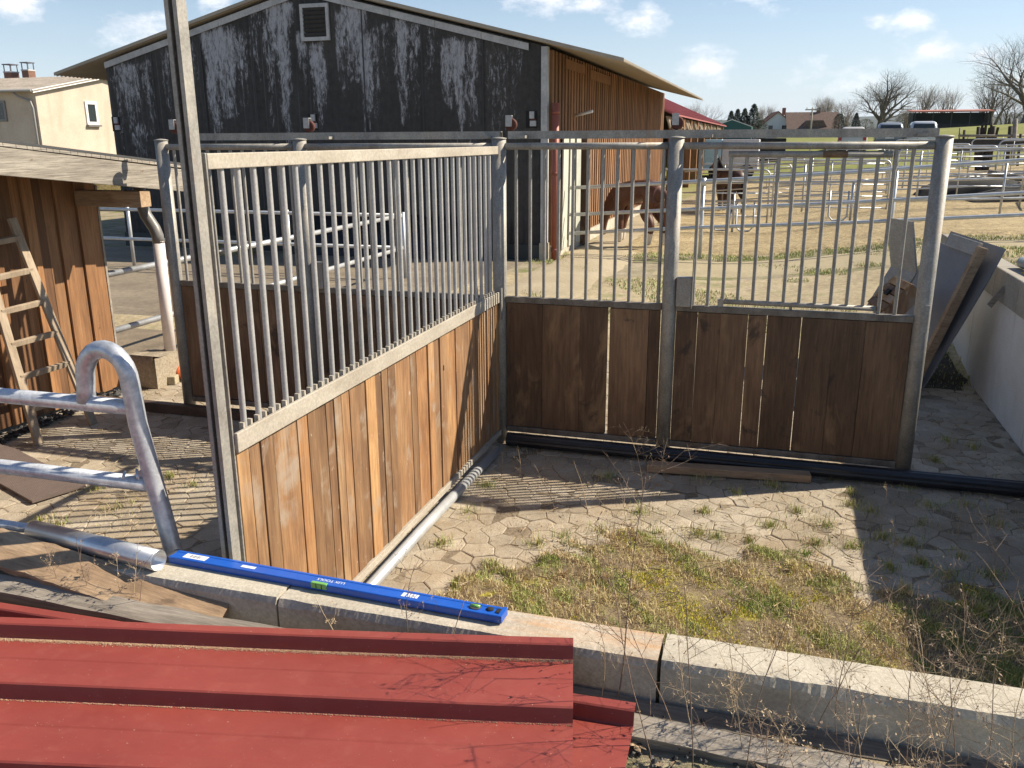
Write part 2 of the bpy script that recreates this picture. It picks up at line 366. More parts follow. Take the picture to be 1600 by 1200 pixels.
SAND = gen('riding arena sand', [(.25,(.33,.25,.13)),(.5,(.43,.335,.18)),(.75,(.52,.42,.245))], (.5,.9,.5), .95, 0, 1, .06, (7,7,7), .62, spots=[((1.2,2.4,1), .58, .72, (.24,.175,.09), .65), ((3.5,6,3), .63, .70, (.20,.14,.08), .5), ((.35,.5,.3), .6, .72, (.40,.36,.20), .5)])
DIRT = gen('pale trodden earth', [(.25,(.30,.235,.14)),(.5,(.41,.335,.205)),(.75,(.50,.42,.28))], (.9,.9,.9), .95, 0, .8, .02, (11,11,11), .5, spots=[((1.3,1.3,1), .54, .66, (.19,.19,.075), .75), ((2.3,2.3,1), .60, .68, (.20,.145,.09), .6)])
sheet('arena_sand', SAND, -3.6, 26, 18.0, 47, .5, .06)
sheet('arena_edge_strip', gen('green stone dust', [(.3,(.33,.275,.165)),(.7,(.42,.355,.225))], (1,1,1), .95, 0, .5, .01, (20,20,20), .3), -2.2, 16, 15.1, 17.4, .4, .035, .18)
sheet('concrete_apron', gen('worn concrete apron', [(.3,(.33,.27,.175)),(.7,(.44,.37,.255))], (1.2,1.2,1.2), .95, 0, .4, .01, (20,20,20), .3, spots=[((.9,.9,1), .6, .7, (.26,.24,.15), .6)]), -4.3, -2.6, 12.4, 27, .4, .05, .15)
sheet('stable_yard', gen('dark wet yard concrete', [(.3,(.17,.135,.095)),(.7,(.28,.23,.165))], (.7,1.6,.7), .85, 0, .4, .01, (14,14,14), .4), -24, -4.5, 9.3, 16.4, .5, .04, .1)
sheet('earth_lane', DIRT, -9, 3.2, 8.7, 15.0, .3, .02, .2)
sheet('shade_patch', gen('shade darkened earth', [(.3,(.025,.02,.014)),(.7,(.06,.05,.035))], (4,4,4), .95, 0, .9, .02, (30,30,30), .5), 1.0, 1.925, 8.15, 11.3, .12, .035, .10)  # shade around the leaning panels put into a near-black ground colour
# ------------------------------------------------------------------ paving
def paver_mat():
    t = NT('old concrete pavers')
    c = t.ramp(t.noise(t.coord((4,4,4)), 1, 6, .65), [(.3,(.31,.265,.205)),(.5,(.41,.36,.285)),(.7,(.50,.445,.36))])
    fn = t.noise(t.coord((90,90,90)), 1, 5, .75); c = t.mix(1, c, t.ramp(fn, [(.25,.55),(.7,1.12)]), 'MULTIPLY')
    c = t.mix(1, c, t.ramp(t.attr(), [(0,(.66,.63,.58)),(.5,(.97,.95,.92)),(1,(1.2,1.17,1.12))]), 'MULTIPLY')
    k = t.ramp(t.noise(t.coord((1.6,1.6,1)), 1, 7, .7), [(.47,0),(.66,.85)]); c = t.mix(k, c, (.27,.205,.13))
    t.bump(t.math('ADD', fn, t.noise(t.coord((25,25,25)), 1, 4)), .6, .006)
    return t.out(c, .92)
pv = MB(); rng = random.Random(3)
def hexj(x, y):
    h = math.sin(round(x*200)*12.9898+round(y*200)*78.233)*43758.5453; h -= math.floor(h)
    g = math.sin(round(x*200)*39.346+round(y*200)*11.135)*24634.6345; g -= math.floor(g)
    return x+(h-.5)*.048, y+(g-.5)*.044
def gmask(x, y):                       # where the mossy turf has grown over the pavers
    if x < -1.75 or x > 2: return -1
    yb = np.interp(x, [-1.75,-1.4,-1.05,-.5,0,.4,.75,1.2,1.95], [3.3,4.15,4.62,4.86,4.82,4.72,4.62,4.62,4.9])
    yb += .12*math.sin(7*x)+.09*math.sin(17*x+1)+.10*math.sin(23*y+9*x)
    return (yb-y)/.45
a_ = .094; row = 0; y = 2.5
while y < 8.9:
    x = -8.6 + (row % 2)*a_*math.sqrt(3)/2
    while x < 1.93:
        if gmask(x, y) < .75 and x > -6.2-(y < 5)*2.4:
            pts = [hexj(x+a_*math.sin(math.pi/3*k), y+a_*math.cos(math.pi/3*k)) for k in range(6)]
            tx, ty, dz = rng.gauss(0,.013), rng.gauss(0,.013), rng.gauss(0,.0018)
            def ringp(sh, z):
                out = []
                for (qx, qy) in pts:
                    d = math.hypot(qx-x, qy-y); k = max(.3, (d-sh)/d); X, Y = x+(qx-x)*k, y+(qy-y)*k
                    out.append((X, Y, z+dz+(X-x)*tx+(Y-y)*ty))
                return out
            v = ringp(.0022, -.030)+ringp(.0020, -.0035)+ringp(.008, -.0004)
            f = [(i, (i+1)%6, 6+(i+1)%6, 6+i) for i in range(6)]+[(6+i, 6+(i+1)%6, 12+(i+1)%6, 12+i) for i in range(6)]+[(12,13,14,15,16,17)]
            pv.add(v, f, False, min(1, max(0, rng.gauss(.5, .2))))
        x += a_*math.sqrt(3)
    y += a_*1.5; row += 1
struct('paving', pv, paver_mat(), fix=False)
jm = MB(); jm.grid(60, 40, lambda i, j: (-8.8+10.75*i/59, 2.47+6.5*j/39, -.0042+.0025*math.sin(i*2.1+j*1.3)))
struct('joint_soil', jm, gen('joint soil', [(.3,(.16,.125,.085)),(.6,(.26,.205,.14)),(.8,(.17,.16,.08))], (3,3,3), .95, 0, .8, .01, (40,40,40), .5), fix=False)
# ------------------------------------------------------------------ stall row
YR = 6.15; PX = [-4.85, -3.58, -1.96, -.69, .97]
pl = ['round galvanised post at the shed end of the stall row', 'round galvanised post with latch box inside the left stall row', 'round galvanised post where the bar divider meets the stall row',
      'round galvanised post with latch box inside the right stall row', 'weathered tan post at the free right end of the stall row']
for i, x in enumerate(PX):
    t = thing('stall_post', pl[i], 'post', (x, YR, 0), 0, 'round posts of the stall row')
    obj('shaft', MB().tube([(0,0,.02),(0,0,1.2),(0,0,2.31)], .052, 24), GALV, t)
    obj('cap', MB().lathe((0,0,2.31), [(.057,0),(.057,.006),(.03,.012),(.004,.015)], 24), GALV, t)
    if i in (1, 3):
        obj('latch_box', MB().box(.05,.155,-.05,.03,1.16,1.37), GALV, t, bevel=.006)
        obj('latch_strip', MB().box(.157,.163,-.045,.02,1.15,1.50), GALV, t)
    if i in (2, 4):
        b = MB()
        for z in (1.10, 1.22): b.tube([(.01,-.057,z),(.01,-.049,z)], .007, 8)
        b.box(-.012,.032,-.056,-.048,1.07,1.25); obj('hinge_plate', b, GALV, t)
barm = {}
def bar_mesh(L, r, mt=None):
    k = (round(L,3), r)
    if k not in barm:
        m = MB().tube([(0,0,0),(0,0,L)], r, 10, caps=False).mesh('bar'); m.materials.append(mt or GALV); barm[k] = m
    return barm[k]
def add_bar(t, x, y, z0, z1, r, mt=None):
    return obj('bar', bar_mesh(z1-z0, r, mt), None, t, (x, y, z0))
def planks(t, name, x0, x1, z0, z1, widths, gaps, mat, rngs, y0=-.02, y1=.02, top_j=0):
    m = MB(); x = x0; i = 0; r = random.Random(rngs)
    while x < x1-.01:
        w = min(widths[i % len(widths)], x1-x); g = gaps[i % len(gaps)]; dy = r.uniform(-.003,.003); tl = r.uniform(-.0025,.0025)
        v = [(x+.0008,y0+dy,z0+r.uniform(0,.01)),(x+w-g,y0+dy,z0+r.uniform(0,.01)),(x+w-g,y1+dy,z0),(x+.0008,y1+dy,z0),
             (x+.0008+tl,y0+dy,z1-.001*i%.004),(x+w-g+tl,y0+dy,z1),(x+w-g+tl,y1+dy,z1),(x+.0008+tl,y1+dy,z1)]
        m.add(v, [(0,3,2,1),(4,5,6,7),(0,1,5,4),(1,2,6,5),(2,3,7,6),(3,0,4,7)], tint=r.random())
        x += w; i += 1
    return obj(name, m, mat, t, bevel=.003)
def row_panel(x0, x1, label, widths, gaps, nb, seed, hatch=None, b0=None, sp=.106):
    t = thing('stall_front_panel', label, 'stall panel', (0, YR, 0), 0, 'stall front panels')
    obj('top_rail', MB().tube([(x0,0,2.26),(x1,0,2.26)], .024, 14), GALV, t)
    obj('middle_rail', MB().box(x0,x1,-.026,.026,1.125,1.17), GALVD, t, bevel=.004)
    obj('bottom_rail', MB().box(x0,x1,-.022,.022,.10,.145), GALVD, t, bevel=.004)
    planks(t, 'boarding', x0+.005, x1-.005, .148, 1.122, widths, gaps, WOODD, seed)
    b0 = b0 if b0 is not None else x0+sp*.6
    hx0, hx1 = hatch or (9, 9)
    for k in range(nb):
        x = b0+sp*k
        if x > x1-.02: break
        if hx0-.01 < x < hx1+.01: add_bar(t, x, 0, 1.205, 2.205, .0125)
        else: add_bar(t, x, 0, 1.165, 2.25, .0125)
    if hatch:
        h = MB(); h.tube([(hx0,0,1.205),(hx1,0,1.205)], .018, 12); h.tube([(hx0,-.002,2.205),(hx1,-.002,2.205)], .021, 12)
        h.box(hx0-.012,hx0+.028,-.02,.02,1.165,1.22); h.tube([((hx0+hx1)/2-.03,0,1.165),((hx0+hx1)/2-.03,0,1.2)], .01, 8)
        obj('hatch_frame', h, GALV, t)
        obj('rust_patch', MB().tube([(hx0+.60,-.003,2.205),(hx0+.75,-.003,2.205)], .0222, 12), flat('brown rust', (.17,.11,.065), .9, 0, .4, 30), t)
    return t
Wd = [.27,.29,.235,.25,.26,.16,.22,.28]
row_panel(PX[0]+.05, PX[1]-.05, 'dark boarded stall panel with bars nearest the shed', Wd[2:], [.003,.012,.004,.006], 11, 5)
row_panel(PX[1]+.05, PX[2]-.05, 'dark boarded stall panel with bars directly behind the divider', Wd[1:], [.006,.003,.02,.004], 15, 6, b0=-3.43)
row_panel(PX[2]+.05, PX[3]-.05, 'dark boarded stall panel with a wide daylight gap right of the divider', [.28,.29,.225,.285,.16], [.001,.001,.020,.002,.001], 11, 8, b0=-1.83)
row_panel(PX[3]+.05, PX[4]-.05, 'dark boarded stall panel with a feed hatch and scuffed right boards', [.15,.16,.19,.125,.23,.21,.20,.34,.2], [.0015,.0015,.0035,.0015,.005,.001,.001,.001], 14, 9, (-.34,.68), -.525, .102)
# sliding door track behind the posts
for x0, x1, lab in ((PX[0]+.1, PX[2]-.02, 'flat galvanised sliding door track above the left stalls'), (PX[2]+.04, PX[4]-.02, 'flat galvanised sliding door track above the right stalls')):
    t = thing('door_track', lab, 'rail', (0, YR+.12, 0), 0, 'sliding door tracks')
    m = MB(); m.box(x0,x1,-.028,-.022,2.31,2.365); m.box(x0,x1,.022,.028,2.31,2.365); m.box(x0,x1,-.0215,.0215,2.359,2.365)
    obj('channel', m, GALV, t)
    m = MB()
    for x in (x0+.12, (x0+x1)/2, x1-.1): m.box(x-.03,x+.03,-.10,-.0285,2.315,2.335)
    obj('track_bracket', m, GALV, t)
for i, (x, lab) in enumerate(((-4.79,'rusty track roller beside the tall channel pole'),(-3.55,'rusty track roller over the latch box post in front of the barn louvre'),(-1.90,'rusty track roller above the divider corner post'),(-.70,'rusty track roller before the red roofed stable'))):
    t = thing('track_roller', lab, 'roller', (x, YR+.12, 2.365), R_(8), 'door track rollers')
    obj('wheel', MB().tube([(-.004,-.016,.040),(-.004,-.010,.040),(-.004,.010,.040),(-.004,.016,.040)], [.032,.040,.040,.032], 20), RUST, t)
    m = MB()
    for s in (-1, 1): m.box(-.036,.004,s*.021-.002,s*.021+.002,.028,.092)
    m.box(-.036,.004,-.023,.023,.0921,.0965); m.tube([(-.017,-.027,.042),(-.017,.027,.042)], .006, 8)
    obj('bracket', m, GALVL, t); t.scale = (1.15,1.15,1.15)
# ------------------------------------------------------------------ divider
DX = -1.96; DY0, DY1 = 2.70, 6.08
t = thing('stall_divider', 'sunlit oak boarded divider with bars running from the row to the low wall', 'stall panel', (DX, 0, 0))
obj('top_rail', MB().box(-.018,.018,DY0,DY1,2.205,2.26), TANSTEEL, t, bevel=.003)
obj('end_upright', MB().box(-.012,.016,DY0-.010,DY0-.001,.10,2.262), GALV, t, bevel=.003)
obj('middle_rail', MB().box(.014,.030,DY0,DY1,1.135,1.215), TANSTEEL, t, bevel=.003)
obj('bottom_rail', MB().box(-.02,.026,DY0,DY1,.085,.125), TANSTEEL, t, bevel=.003)
nb = 31
for k in range(nb):
    y = 2.80+k*.1045; add_bar(t, -.004, y, 1.14, 2.206, .0122, GALVL)
m = MB()
for k in range(nb*2):
    y = 2.775+k*.0522
    if y < DY1-.03: m.box(-.006,.0135,y-.006,y+.006,1.195,1.235)
obj('bar_spacer', m, TANSTEEL, t)
# oak boards of the divider (in the Y direction)
m = MB(); r = random.Random(11); y = DY0+.003
wl_ = [q*.86 for q in [.105,.095,.115,.22,.10,.095,.105,.09,.085,.10,.105,.10,.13,.085,.095,.115,.25,.10,.19,.11,.12,.13]]; i = 0
while y < DY1-.02:
    w = min(wl_[i % len(wl_)], DY1-y); g = r.choice((.002,.003,.004,.009)); dx = r.uniform(-.004,.004); tl = r.uniform(-.005,.005)
    v = [(dx-.012,y,.128),(dx+.012,y,.128),(dx+.012,y+w-g,.128),(dx-.012,y+w-g,.128),(dx-.012,y+tl,1.134),(dx+.012,y+tl,1.134),(dx+.012,y+w-g+tl,1.134),(dx-.012,y+w-g+tl,1.134)]
    m.add(v, [(0,3,2,1),(4,5,6,7),(0,1,5,4),(1,2,6,5),(2,3,7,6),(3,0,4,7)], tint=r.random() if w < .18 else r.uniform(.05,.35)); y += w; i += 1
obj('boarding', m, WOODV, t, bevel=.0025)
m = MB(); m.box(.0135,.016,4.905,4.925,.90,.935); m.box(.0128,.0145,4.90,4.912,.96,1.02); m.box(.0128,.0145,2.86,2.875,.25,.42)
obj('knot_hole', m, BLACK, t)
obj('fixing_angle', MB().box(.032,.038,DY1-.03,DY1+.01,1.0,1.24), GALV, t)
tag(obj('ground_pipe', MB().tube([(DX+.06,2.75,.035),(DX+.045,4.4,.035),(DX+.06,5.86,.036)], .033, 16), GALVF), 'grey galvanised pipe lying along the foot of the divider', 'pipe')
t = thing('channel_pole', 'tall galvanised channel pole standing at the near end of the divider', 'post', (-1.978, 2.655, 0))
m = MB(); w, d = .026, .024; m.prism([(-w,d),(w,d),(w,-d),(.009,-d),(.009,-d+.006),(w-.006,-d+.006),(w-.006,d-.006),(-w+.006,d-.006),(-w+.006,-d+.006),(-.009,-d+.006),(-.009,-d),(-w,-d)], 2, 0, 3.3)
obj('profile', m, GALV, t, rot=(0,0,R_(-4)))
# floor pipes and sills
t = thing('black_pipe', 'black grooved plastic pipe lying along the foot of the right stalls', 'pipe', (0,0,0))
m = MB(); n = 40; prof = []
for k in range(n):
    a = 2*math.pi*k/n; rr = .052+.0025*math.sin(a*10); prof.append((6.06+rr*math.cos(a), .06+rr*math.sin(a)))
m.prism(prof, 0, -1.88, 1.92); obj('pipe', m, BLACKP, t)
t = thing('brown_sill', 'brown steel sill beam lying along the foot of the left stalls', 'beam')
obj('beam', MB().box(-5.85,-2.05,6.02,6.10,.0,.085), BROWNB, t, bevel=.006)
tag(obj('loose_board', MB().obox((-.2,5.90,.035), (.56,.055,.0), (-.006,.05,.0), (0,0,.028)), RAWW, bevel=.006), 'dark brown loose board on the pavers before the black pipe', 'board')
# ------------------------------------------------------------------ near gate with loop end
t = thing('loop_gate', 'shiny galvanised gate with rounded loop end at the left edge', 'gate', (0, 2.64, 0))
obj('rail', MB().tube([(-6,0,1.285),(-2.345,0,1.302)], .031, 16), GALVB, t)
obj('rail', MB().tube([(-6,0,.955),(-2.29,0,.985)], .031, 16), GALVB, t)
pts = [(-2.105,0,-.03),(-2.24,0,.70),(-2.335,0,1.24)]
for k in range(0, 13):
    a = math.pi*k/12; pts.append((-2.452+.105*math.cos(a), 0, 1.405+.125*math.sin(a)))
pts += [(-2.562,0,1.36),(-2.568,0,1.31)]
obj('loop_frame', MB().tube(pts, [.036]*(len(pts)-3)+[.036,.034,.038], 20), GALVB, t)
m = MB(); m.prism([(-2.38,1.02),(-2.30,1.08),(-2.285,.98),(-2.27,.90),(-2.30,.93)], 1, -.006, .006)
m.tube([(-2.42,-.01,1.03),(-2.40,-.045,1.02)], .006, 8); m.tube([(-2.36,-.01,1.045),(-2.335,-.04,1.035),(-2.33,-.04,1.02)], .006, 8)
obj('latch_plate', m, GALVB, t)
# ------------------------------------------------------------------ low wall, one block after the other
def block(x0, x1, lab, mat, zt=WT, chip=(), seed=0, y0=2.372, y1=2.545):
    m = MB(); r = random.Random(seed); n = max(6, int((x1-x0)/.009)); prof = []
    vs = []; wk = 0
    for i in range(n+1):
        x = x0+(x1-x0)*i/n; wk = wk*.96+r.gauss(0,.0007); e = .008+abs(wk)+abs(r.gauss(0,.0004))
        for (cx, dep, wd) in chip:
            e += dep*math.exp(-((x-cx)/wd)**4)*(.8+.15*math.sin(130*x)+.12*math.sin(57*x+1))
        jag = r.gauss(0,.0007)
        vs += [(x,y0,.1),(x,y0,zt-.014-e*1.1+jag),(x,y0+.004+e*.75,zt-.003-jag*.5),(x,y0+.022+e,zt),(x,y1-.012,zt),(x,y1,zt-.012),(x,y1,-.1)]
    fs = [(i*7+k, (i+1)*7+k, (i+1)*7+k+1, i*7+k+1) for i in range(n) for k in range(6)]
    fs += [tuple(range(7))[::-1], tuple(n*7+k for k in range(7))]
    m.add(vs, fs)
    return tag(obj('wall_block', m, mat), lab, 'wall', 'concrete blocks of the low wall')
RUSTC = NT('rust stained concrete')
c = RUSTC.ramp(RUSTC.noise(RUSTC.coord((3.5,3.5,3.5)), 1, 6, .65), [(.25,(.34,.295,.23)),(.5,(.50,.45,.365)),(.75,(.61,.56,.465))])
fn = RUSTC.noise(RUSTC.coord((85,85,85)), 1, 5, .7); c = RUSTC.mix(1, c, RUSTC.ramp(fn, [(.25,.6),(.75,1.12)]), 'MULTIPLY')
sp = RUSTC.new('ShaderNodeSeparateXYZ'); RUSTC.link(RUSTC.tc.outputs['Object'], sp.inputs[0])
wob = RUSTC.noise(RUSTC.coord((5,14,14)), 1, 6, .7)
kx = RUSTC.ramp(RUSTC.math('ADD', sp.outputs[0], RUSTC.math('MULTIPLY', wob, .5)), [(0,0),(1,1)])
k1 = RUSTC.new('ShaderNodeMapRange'); k1.inputs[1].default_value = -.95; k1.inputs[2].default_value = -.25
RUSTC.link(RUSTC.math('ADD', sp.outputs[0], RUSTC.math('MULTIPLY', wob, .35)), k1.inputs[0])
k2 = RUSTC.new('ShaderNodeMapRange'); k2.inputs[1].default_value = .66; k2.inputs[2].default_value = .73; RUSTC.link(sp.outputs[2], k2.inputs[0])
k3 = RUSTC.new('ShaderNodeMapRange'); k3.inputs[1].default_value = 2.40; k3.inputs[2].default_value = 2.53; k3.inputs[3].default_value = .45; RUSTC.link(sp.outputs[1], k3.inputs[0])
k = RUSTC.math('MULTIPLY', RUSTC.math('MULTIPLY', k1.outputs[0], k2.outputs[0]), RUSTC.math('MULTIPLY', k3.outputs[0], RUSTC.math('MULTIPLY', RUSTC.ramp(wob, [(.35,.3),(.6,.85)]), RUSTC.ramp(RUSTC.noise(RUSTC.coord((1.2,26,4)), 1, 5, .65), [(.42,.12),(.60,1)]))))
c = RUSTC.mix(k, c, (.52,.245,.075)); RUSTC.bump(fn, .5, .004); RUSTC.out(c, .9)
block(-6.2, -3.35, 'concrete wall block out at the far left', CONC, seed=1)
block(-3.342, -1.603, 'concrete wall block under the metal tube and level end', CONC, seed=2)
block(-1.594, -.252, 'rust stained concrete wall block under the level', RUSTC.m, WT-.004, ((-1.55,.006,.05),), 3)
block(-.240, 1.10, 'clean pale concrete wall block with chipped front edge', CONC, WT+.002, ((.10,.007,.05),(.27,.010,.07),(.55,.005,.05)), 4)
block(1.108, 2.6, 'concrete wall block at the far right corner', CONC, seed=5)
# right retaining wall
def rblock(y0, y1, lab, x0=1.93, x1=2.075):
    m = MB(); m.prism([(x0,-.1),(x1+.0,-.1),(x1,1.148),(x1-.012,1.16),(x0+.012,1.16),(x0,1.148)], 1, y0, y1)
    o = tag(obj('retaining_block', m, CONCW), lab, 'wall', 'blocks of the right retaining wall')
    m = MB(); m.box(x0-.012,x1+.01,y0+.004,y1-.004,1.161,1.166); return o
for a, b, lab in ((2.55,4.9,'near pale retaining wall block beyond the right frame edge'),(4.91,7.10,'pale retaining wall block right beside the paving at the picture edge'),(7.11,9.3,'pale retaining wall block under the leaning grey panels'),(9.31,11.5,'end block of the pale retaining wall hidden behind the leaning panels')): rblock(a, b, lab)
copm = gen('grey wall coping', [(.3,(.26,.24,.20)),(.7,(.40,.37,.32))], (3,3,3), .9, 0, .4, .004, (60,60,60), .35)
for k, (a, b) in enumerate(((4.92,5.60),(5.606,6.30),(6.306,7.0),(7.006,7.78),(7.786,8.60),(8.606,9.5),(9.506,11.5))):
    m = MB(); m.box(1.918,2.09,a,b,1.162,1.20); m.box(1.914,1.929,a,b,.93,1.198)
    tag(obj('coping_stone', m, copm, bevel=.006), ['coping stone outside the right picture edge','coping stone at the right picture edge','second coping stone back along the right wall','third coping stone back along the right wall','coping stone under the leaning grey panels','coping stone behind the leaning grey panels','end coping stone of the right wall'][k], 'coping', 'copings of the right wall')
tag(obj('drain_pipe', MB().tube([(2.10,8.55,1.25),(2.16,7.0,1.25),(2.2,5.2,1.25)], .05, 16), flat('blue grey pipe', (.22,.27,.29), .45)), 'blue grey pipe lying on top of the right wall', 'pipe')
tag(obj('yellow_strap', MB().beam((2.035,8.2,1.207),(2.045,5.4,1.207), .035, .01), flat('yellow strap', (.55,.36,.03), .7)), 'yellow strap along the top of the right wall beside the pipe', 'strap')
# ------------------------------------------------------------------ spirit level on the wall
BLUE = gen('blue lacquer', [(.3,(.010,.085,.42)),(.7,(.014,.105,.50))], (6,6,6), .32, 0, .04, .001, (40,40,40), .15, spots=[((40,40,40), .70, .74, (.35,.40,.55), .7)])
ang = math.atan2(2.497-2.50, 1.30); LV = (-1.465, 2.492, WT+.001)
t = thing('spirit_level', 'long blue spirit level lying flat along the low concrete wall', 'spirit level', LV, R_(-2.2))
L2, w2, hh = .675, .031, .027
m = MB(); pr = [(-w2,0),(w2,0),(w2,hh-.003),(w2-.003,hh),(.018,hh),(.016,hh-.002),(-.016,hh-.002),(-.018,hh),(-w2+.003,hh),(-w2,hh-.003)]
m.prism(pr, 0, -L2, L2); body = obj('body', m, BLUE, t, bevel=.0008)
DGREY = flat('dark grey rubber', (.045,.045,.05), .6)
for s in (-1, 1): obj('end_cap', MB().box(s*L2-(.004 if s > 0 else .012), s*L2+(.012 if s > 0 else .004), -w2-.001, w2+.001, .0005, hh+.001), DGREY if s < 0 else BLUE, t, bevel=.002)
VIAL = NT('green vial'); VIAL.out((.22,.55,.12), .15); VIAL.b.inputs['Transmission Weight'].default_value = .3
obj('vial', MB().box(-.045,.02,-w2-.0025,-w2+.014,.006,hh+.002), VIAL.m, t, bevel=.003)
m = MB()
for x in (-.022, .0): m.box(x-.0012,x+.0012,-w2-.0035,-w2-.0026,.008,hh)
obj('vial_mark', m, BLACK, t)
m = MB(); m.lathe((L2-.095,.002,hh-.0015), [(.020,0),(.020,.003),(.017,.0035)], 20); obj('vial_window', m, DGREY, t)
obj('end_vial', MB().tube([(L2-.112,.002,hh+.0025),(L2-.078,.002,hh+.0025)], .0065, 10), VIAL.m, t)
m = MB(); m.lathe((L2-.042,.004,hh-.0015), [(.013,0),(.013,.0028)], 20); obj('hang_hole', m, BLACK, t)
m = MB(); m.box(L2-.018,L2-.004,-.012,.014,hh-.001,hh+.0012); obj('edge_slot', m, BLACK, t)
STK = flat('white sticker', (.72,.74,.78), .4, 0, .03)
sk = obj('sticker', MB().box(-L2+.055,-L2+.155,-.015,.017,hh-.0018,hh-.0008), STK, t)
m = MB()
for k in range(9): m.box(-L2+.082+k*.0055,-L2+.082+k*.0055+(.0015 if k % 3 else .003),-.008,.010,hh-.0007,hh-.0003)
obj('sticker_bars', m, DGREY, sk)
m = MB()
for x0, x1, y0, y1 in ((-.36,-.30,-.010,.006),(.305,.319,-.012,.014)): m.box(x0,x1,y0,y1,hh-.0016,hh-.0009)
for k in range(4): m.box(.325+k*.011,.333+k*.011,-.011,.013,hh-.0016,hh-.0009)
obj('white_print', m, STK, t)
def text_mesh(body, size):
    cu = bpy.data.curves.new('lettering', 'FONT'); cu.body = body; cu.size = size; cu.extrude = .0002; cu.align_x = 'CENTER'; cu.align_y = 'CENTER'
    o = bpy.data.objects.new('lettering', cu); COL.objects.link(o)
    dg = bpy.context.evaluated_depsgraph_get(); dg.update()
    me = bpy.data.meshes.new_from_object(o.evaluated_get(dg)); bpy.data.objects.remove(o); return me
me = text_mesh('LUX TOOLS', .021); me.materials.append(STK)
obj('lettering', me, STK, t, (.02,.002,hh-.0012), (0,0,math.pi))
# ------------------------------------------------------------------ tube, planks and beams by the wall
tag(obj('metal_tube', MB().pipe((-2.80,2.505,WT+.043),(-2.135,2.43,WT+.040), .040, .003), ZINC), 'short shiny metal tube lying on the left wall block', 'tube')
tag(obj('thin_pole', MB().tube([(-5,2.56,WT+.022),(-2.74,2.548,WT+.02)], .02, 12), GALVB), 'thin galvanised pole lying on the wall behind the metal tube', 'pole')
def plank(name, lab, p0, p1, w, th, mat, n=24, seed=0, upv=(0,0,1), cat='plank', tint=.5, ragged=0, group=None, taper=1):
    """sawn plank with slightly wavy edges; local X runs along it"""
    p0, p1 = Vector(p0), Vector(p1); d = (p1-p0); L = d.length; d.normalize(); sd = Vector(upv).cross(d).normalized(); u = d.cross(sd)
    m = MB(); r = random.Random(seed); vs = []
    for i in range(n+1):
        x = -L/2+L*i/n; ww = w/2*(1 if taper == 1 else 1+(taper-1)*max(0, i/n-.78)/.22); e0, e1 = r.gauss(0,.0025), r.gauss(0,.0025)
        if i in (0, n): x += r.uniform(-ragged, ragged)
        wf = w/2 if taper != 1 else ww; vs += [(x,-ww+e0,-th/2),(x,wf+e1,-th/2),(x,wf+e1-.002,th/2+r.gauss(0,.001)),(x+r.uniform(-ragged,ragged)*(i in (0,n)),-ww+e0+.002,th/2+r.gauss(0,.001))]
    fs = [(i*4+k, (i+1)*4+k, (i+1)*4+(k+1)%4, i*4+(k+1)%4) for i in range(n) for k in range(4)]
    fs += [(3,2,1,0), (n*4,n*4+1,n*4+2,n*4+3)]
    m.add(vs, fs, tint=tint)
    o = obj(name, m, mat, None); M = Matrix((d, sd, u)).transposed().to_4x4(); M.translation = (p0+p1)/2; o.matrix_world = M
    return tag(o, lab, cat, group)
plank('brown_plank', 'rough brown plank with split pointed end leaning on the left wall block', (-2.9,2.372,.772), (-1.80,2.315,.648), .16, .03, RAWW, seed=4, upv=(0,-.35,1), ragged=.03, taper=.25)
plank('grey_beam', 'weathered grey beam under the red sheets at the left', (-4.2,2.255,.685), (-1.2,2.265,.625), .085, .075, GREYW, seed=5, upv=(0,-.3,1), cat='beam', tint=.6)
plank('grey_plank', 'dark weathered plank against the foot of the right wall block', (-1.2,2.332,.585), (1.6,2.330,.575), .06, .03, GREYW, seed=6, upv=(0,-.35,1), tint=.0)
plank('grey_plank', 'light weathered plank in front of the right wall block', (-.9,2.222,.603), (1.5,2.185,.578), .078, .055, GREYW, seed=7, upv=(0,-.35,1), tint=.9)
# ------------------------------------------------------------------ red profiled sheets
def rsheet(c, ax, L, npan, lab, z, first=.012, tiltx=0, back_h=None, period=.318):
    """profile runs across (towards the viewer); ribs run along local X"""
    hr = .047; th = .0012
    prof = [(.0,.030),(.010,hr)]; y = -.004
    prof = [(.012,.012),(.006,hr-.002),(0,hr)]; y = 0
    for k in range(npan):
        prof += [(y-.030,hr),(y-.035,hr-.004),(y-.045,.003),(y-.048,0.0)]
        base = y-.048; nxt = -(k+1)*period
        prof += [(base-.10,.0008),(base-.105,.003),(base-.112,.0008),(nxt+.055,0.0),(nxt+.022,hr)]
        y = nxt+.01
    prof += [(y-.02,hr),(y-.05,0)]
    m = MB(); n = len(prof); nx = 30; vs = []
    for s in (0, 1):
        for i in range(nx+1):
            x = -L*i/nx
            for (py, pz) in prof: vs.append((x, py, pz - s*th + .0025*math.sin(x*2.3+py*3)))
    N = (nx+1)*n; fs = []
    for i in range(nx):
        for k in range(n-1):
            a = i*n+k; fs.append((a,a+1,a+n+1,a+n)); fs.append((N+a+n,N+a+n+1,N+a+1,N+a))
    for k in range(n-1): fs.append((k,N+k,N+k+1,k+1)); fs.append((nx*n+k+1,N+nx*n+k+1,N+nx*n+k,nx*n+k))
    for i in range(nx):
        a = i*n; fs.append((a,a+n,N+a+n,N+a)); a = i*n+n-1; fs.append((a+n,a,N+a,N+a+n))
    m.add(vs, fs); o = obj('roofing_sheet', m, REDS, fix=False); o.location = c; o.rotation_euler = (0, tiltx, ax)
    return tag(o, lab, 'roofing sheet', 'red roofing sheets')
rsheet((-.516,2.355,.735), R_(12.8), 3.4, 3, 'upper red profiled roofing sheet lying across the foreground', 0)
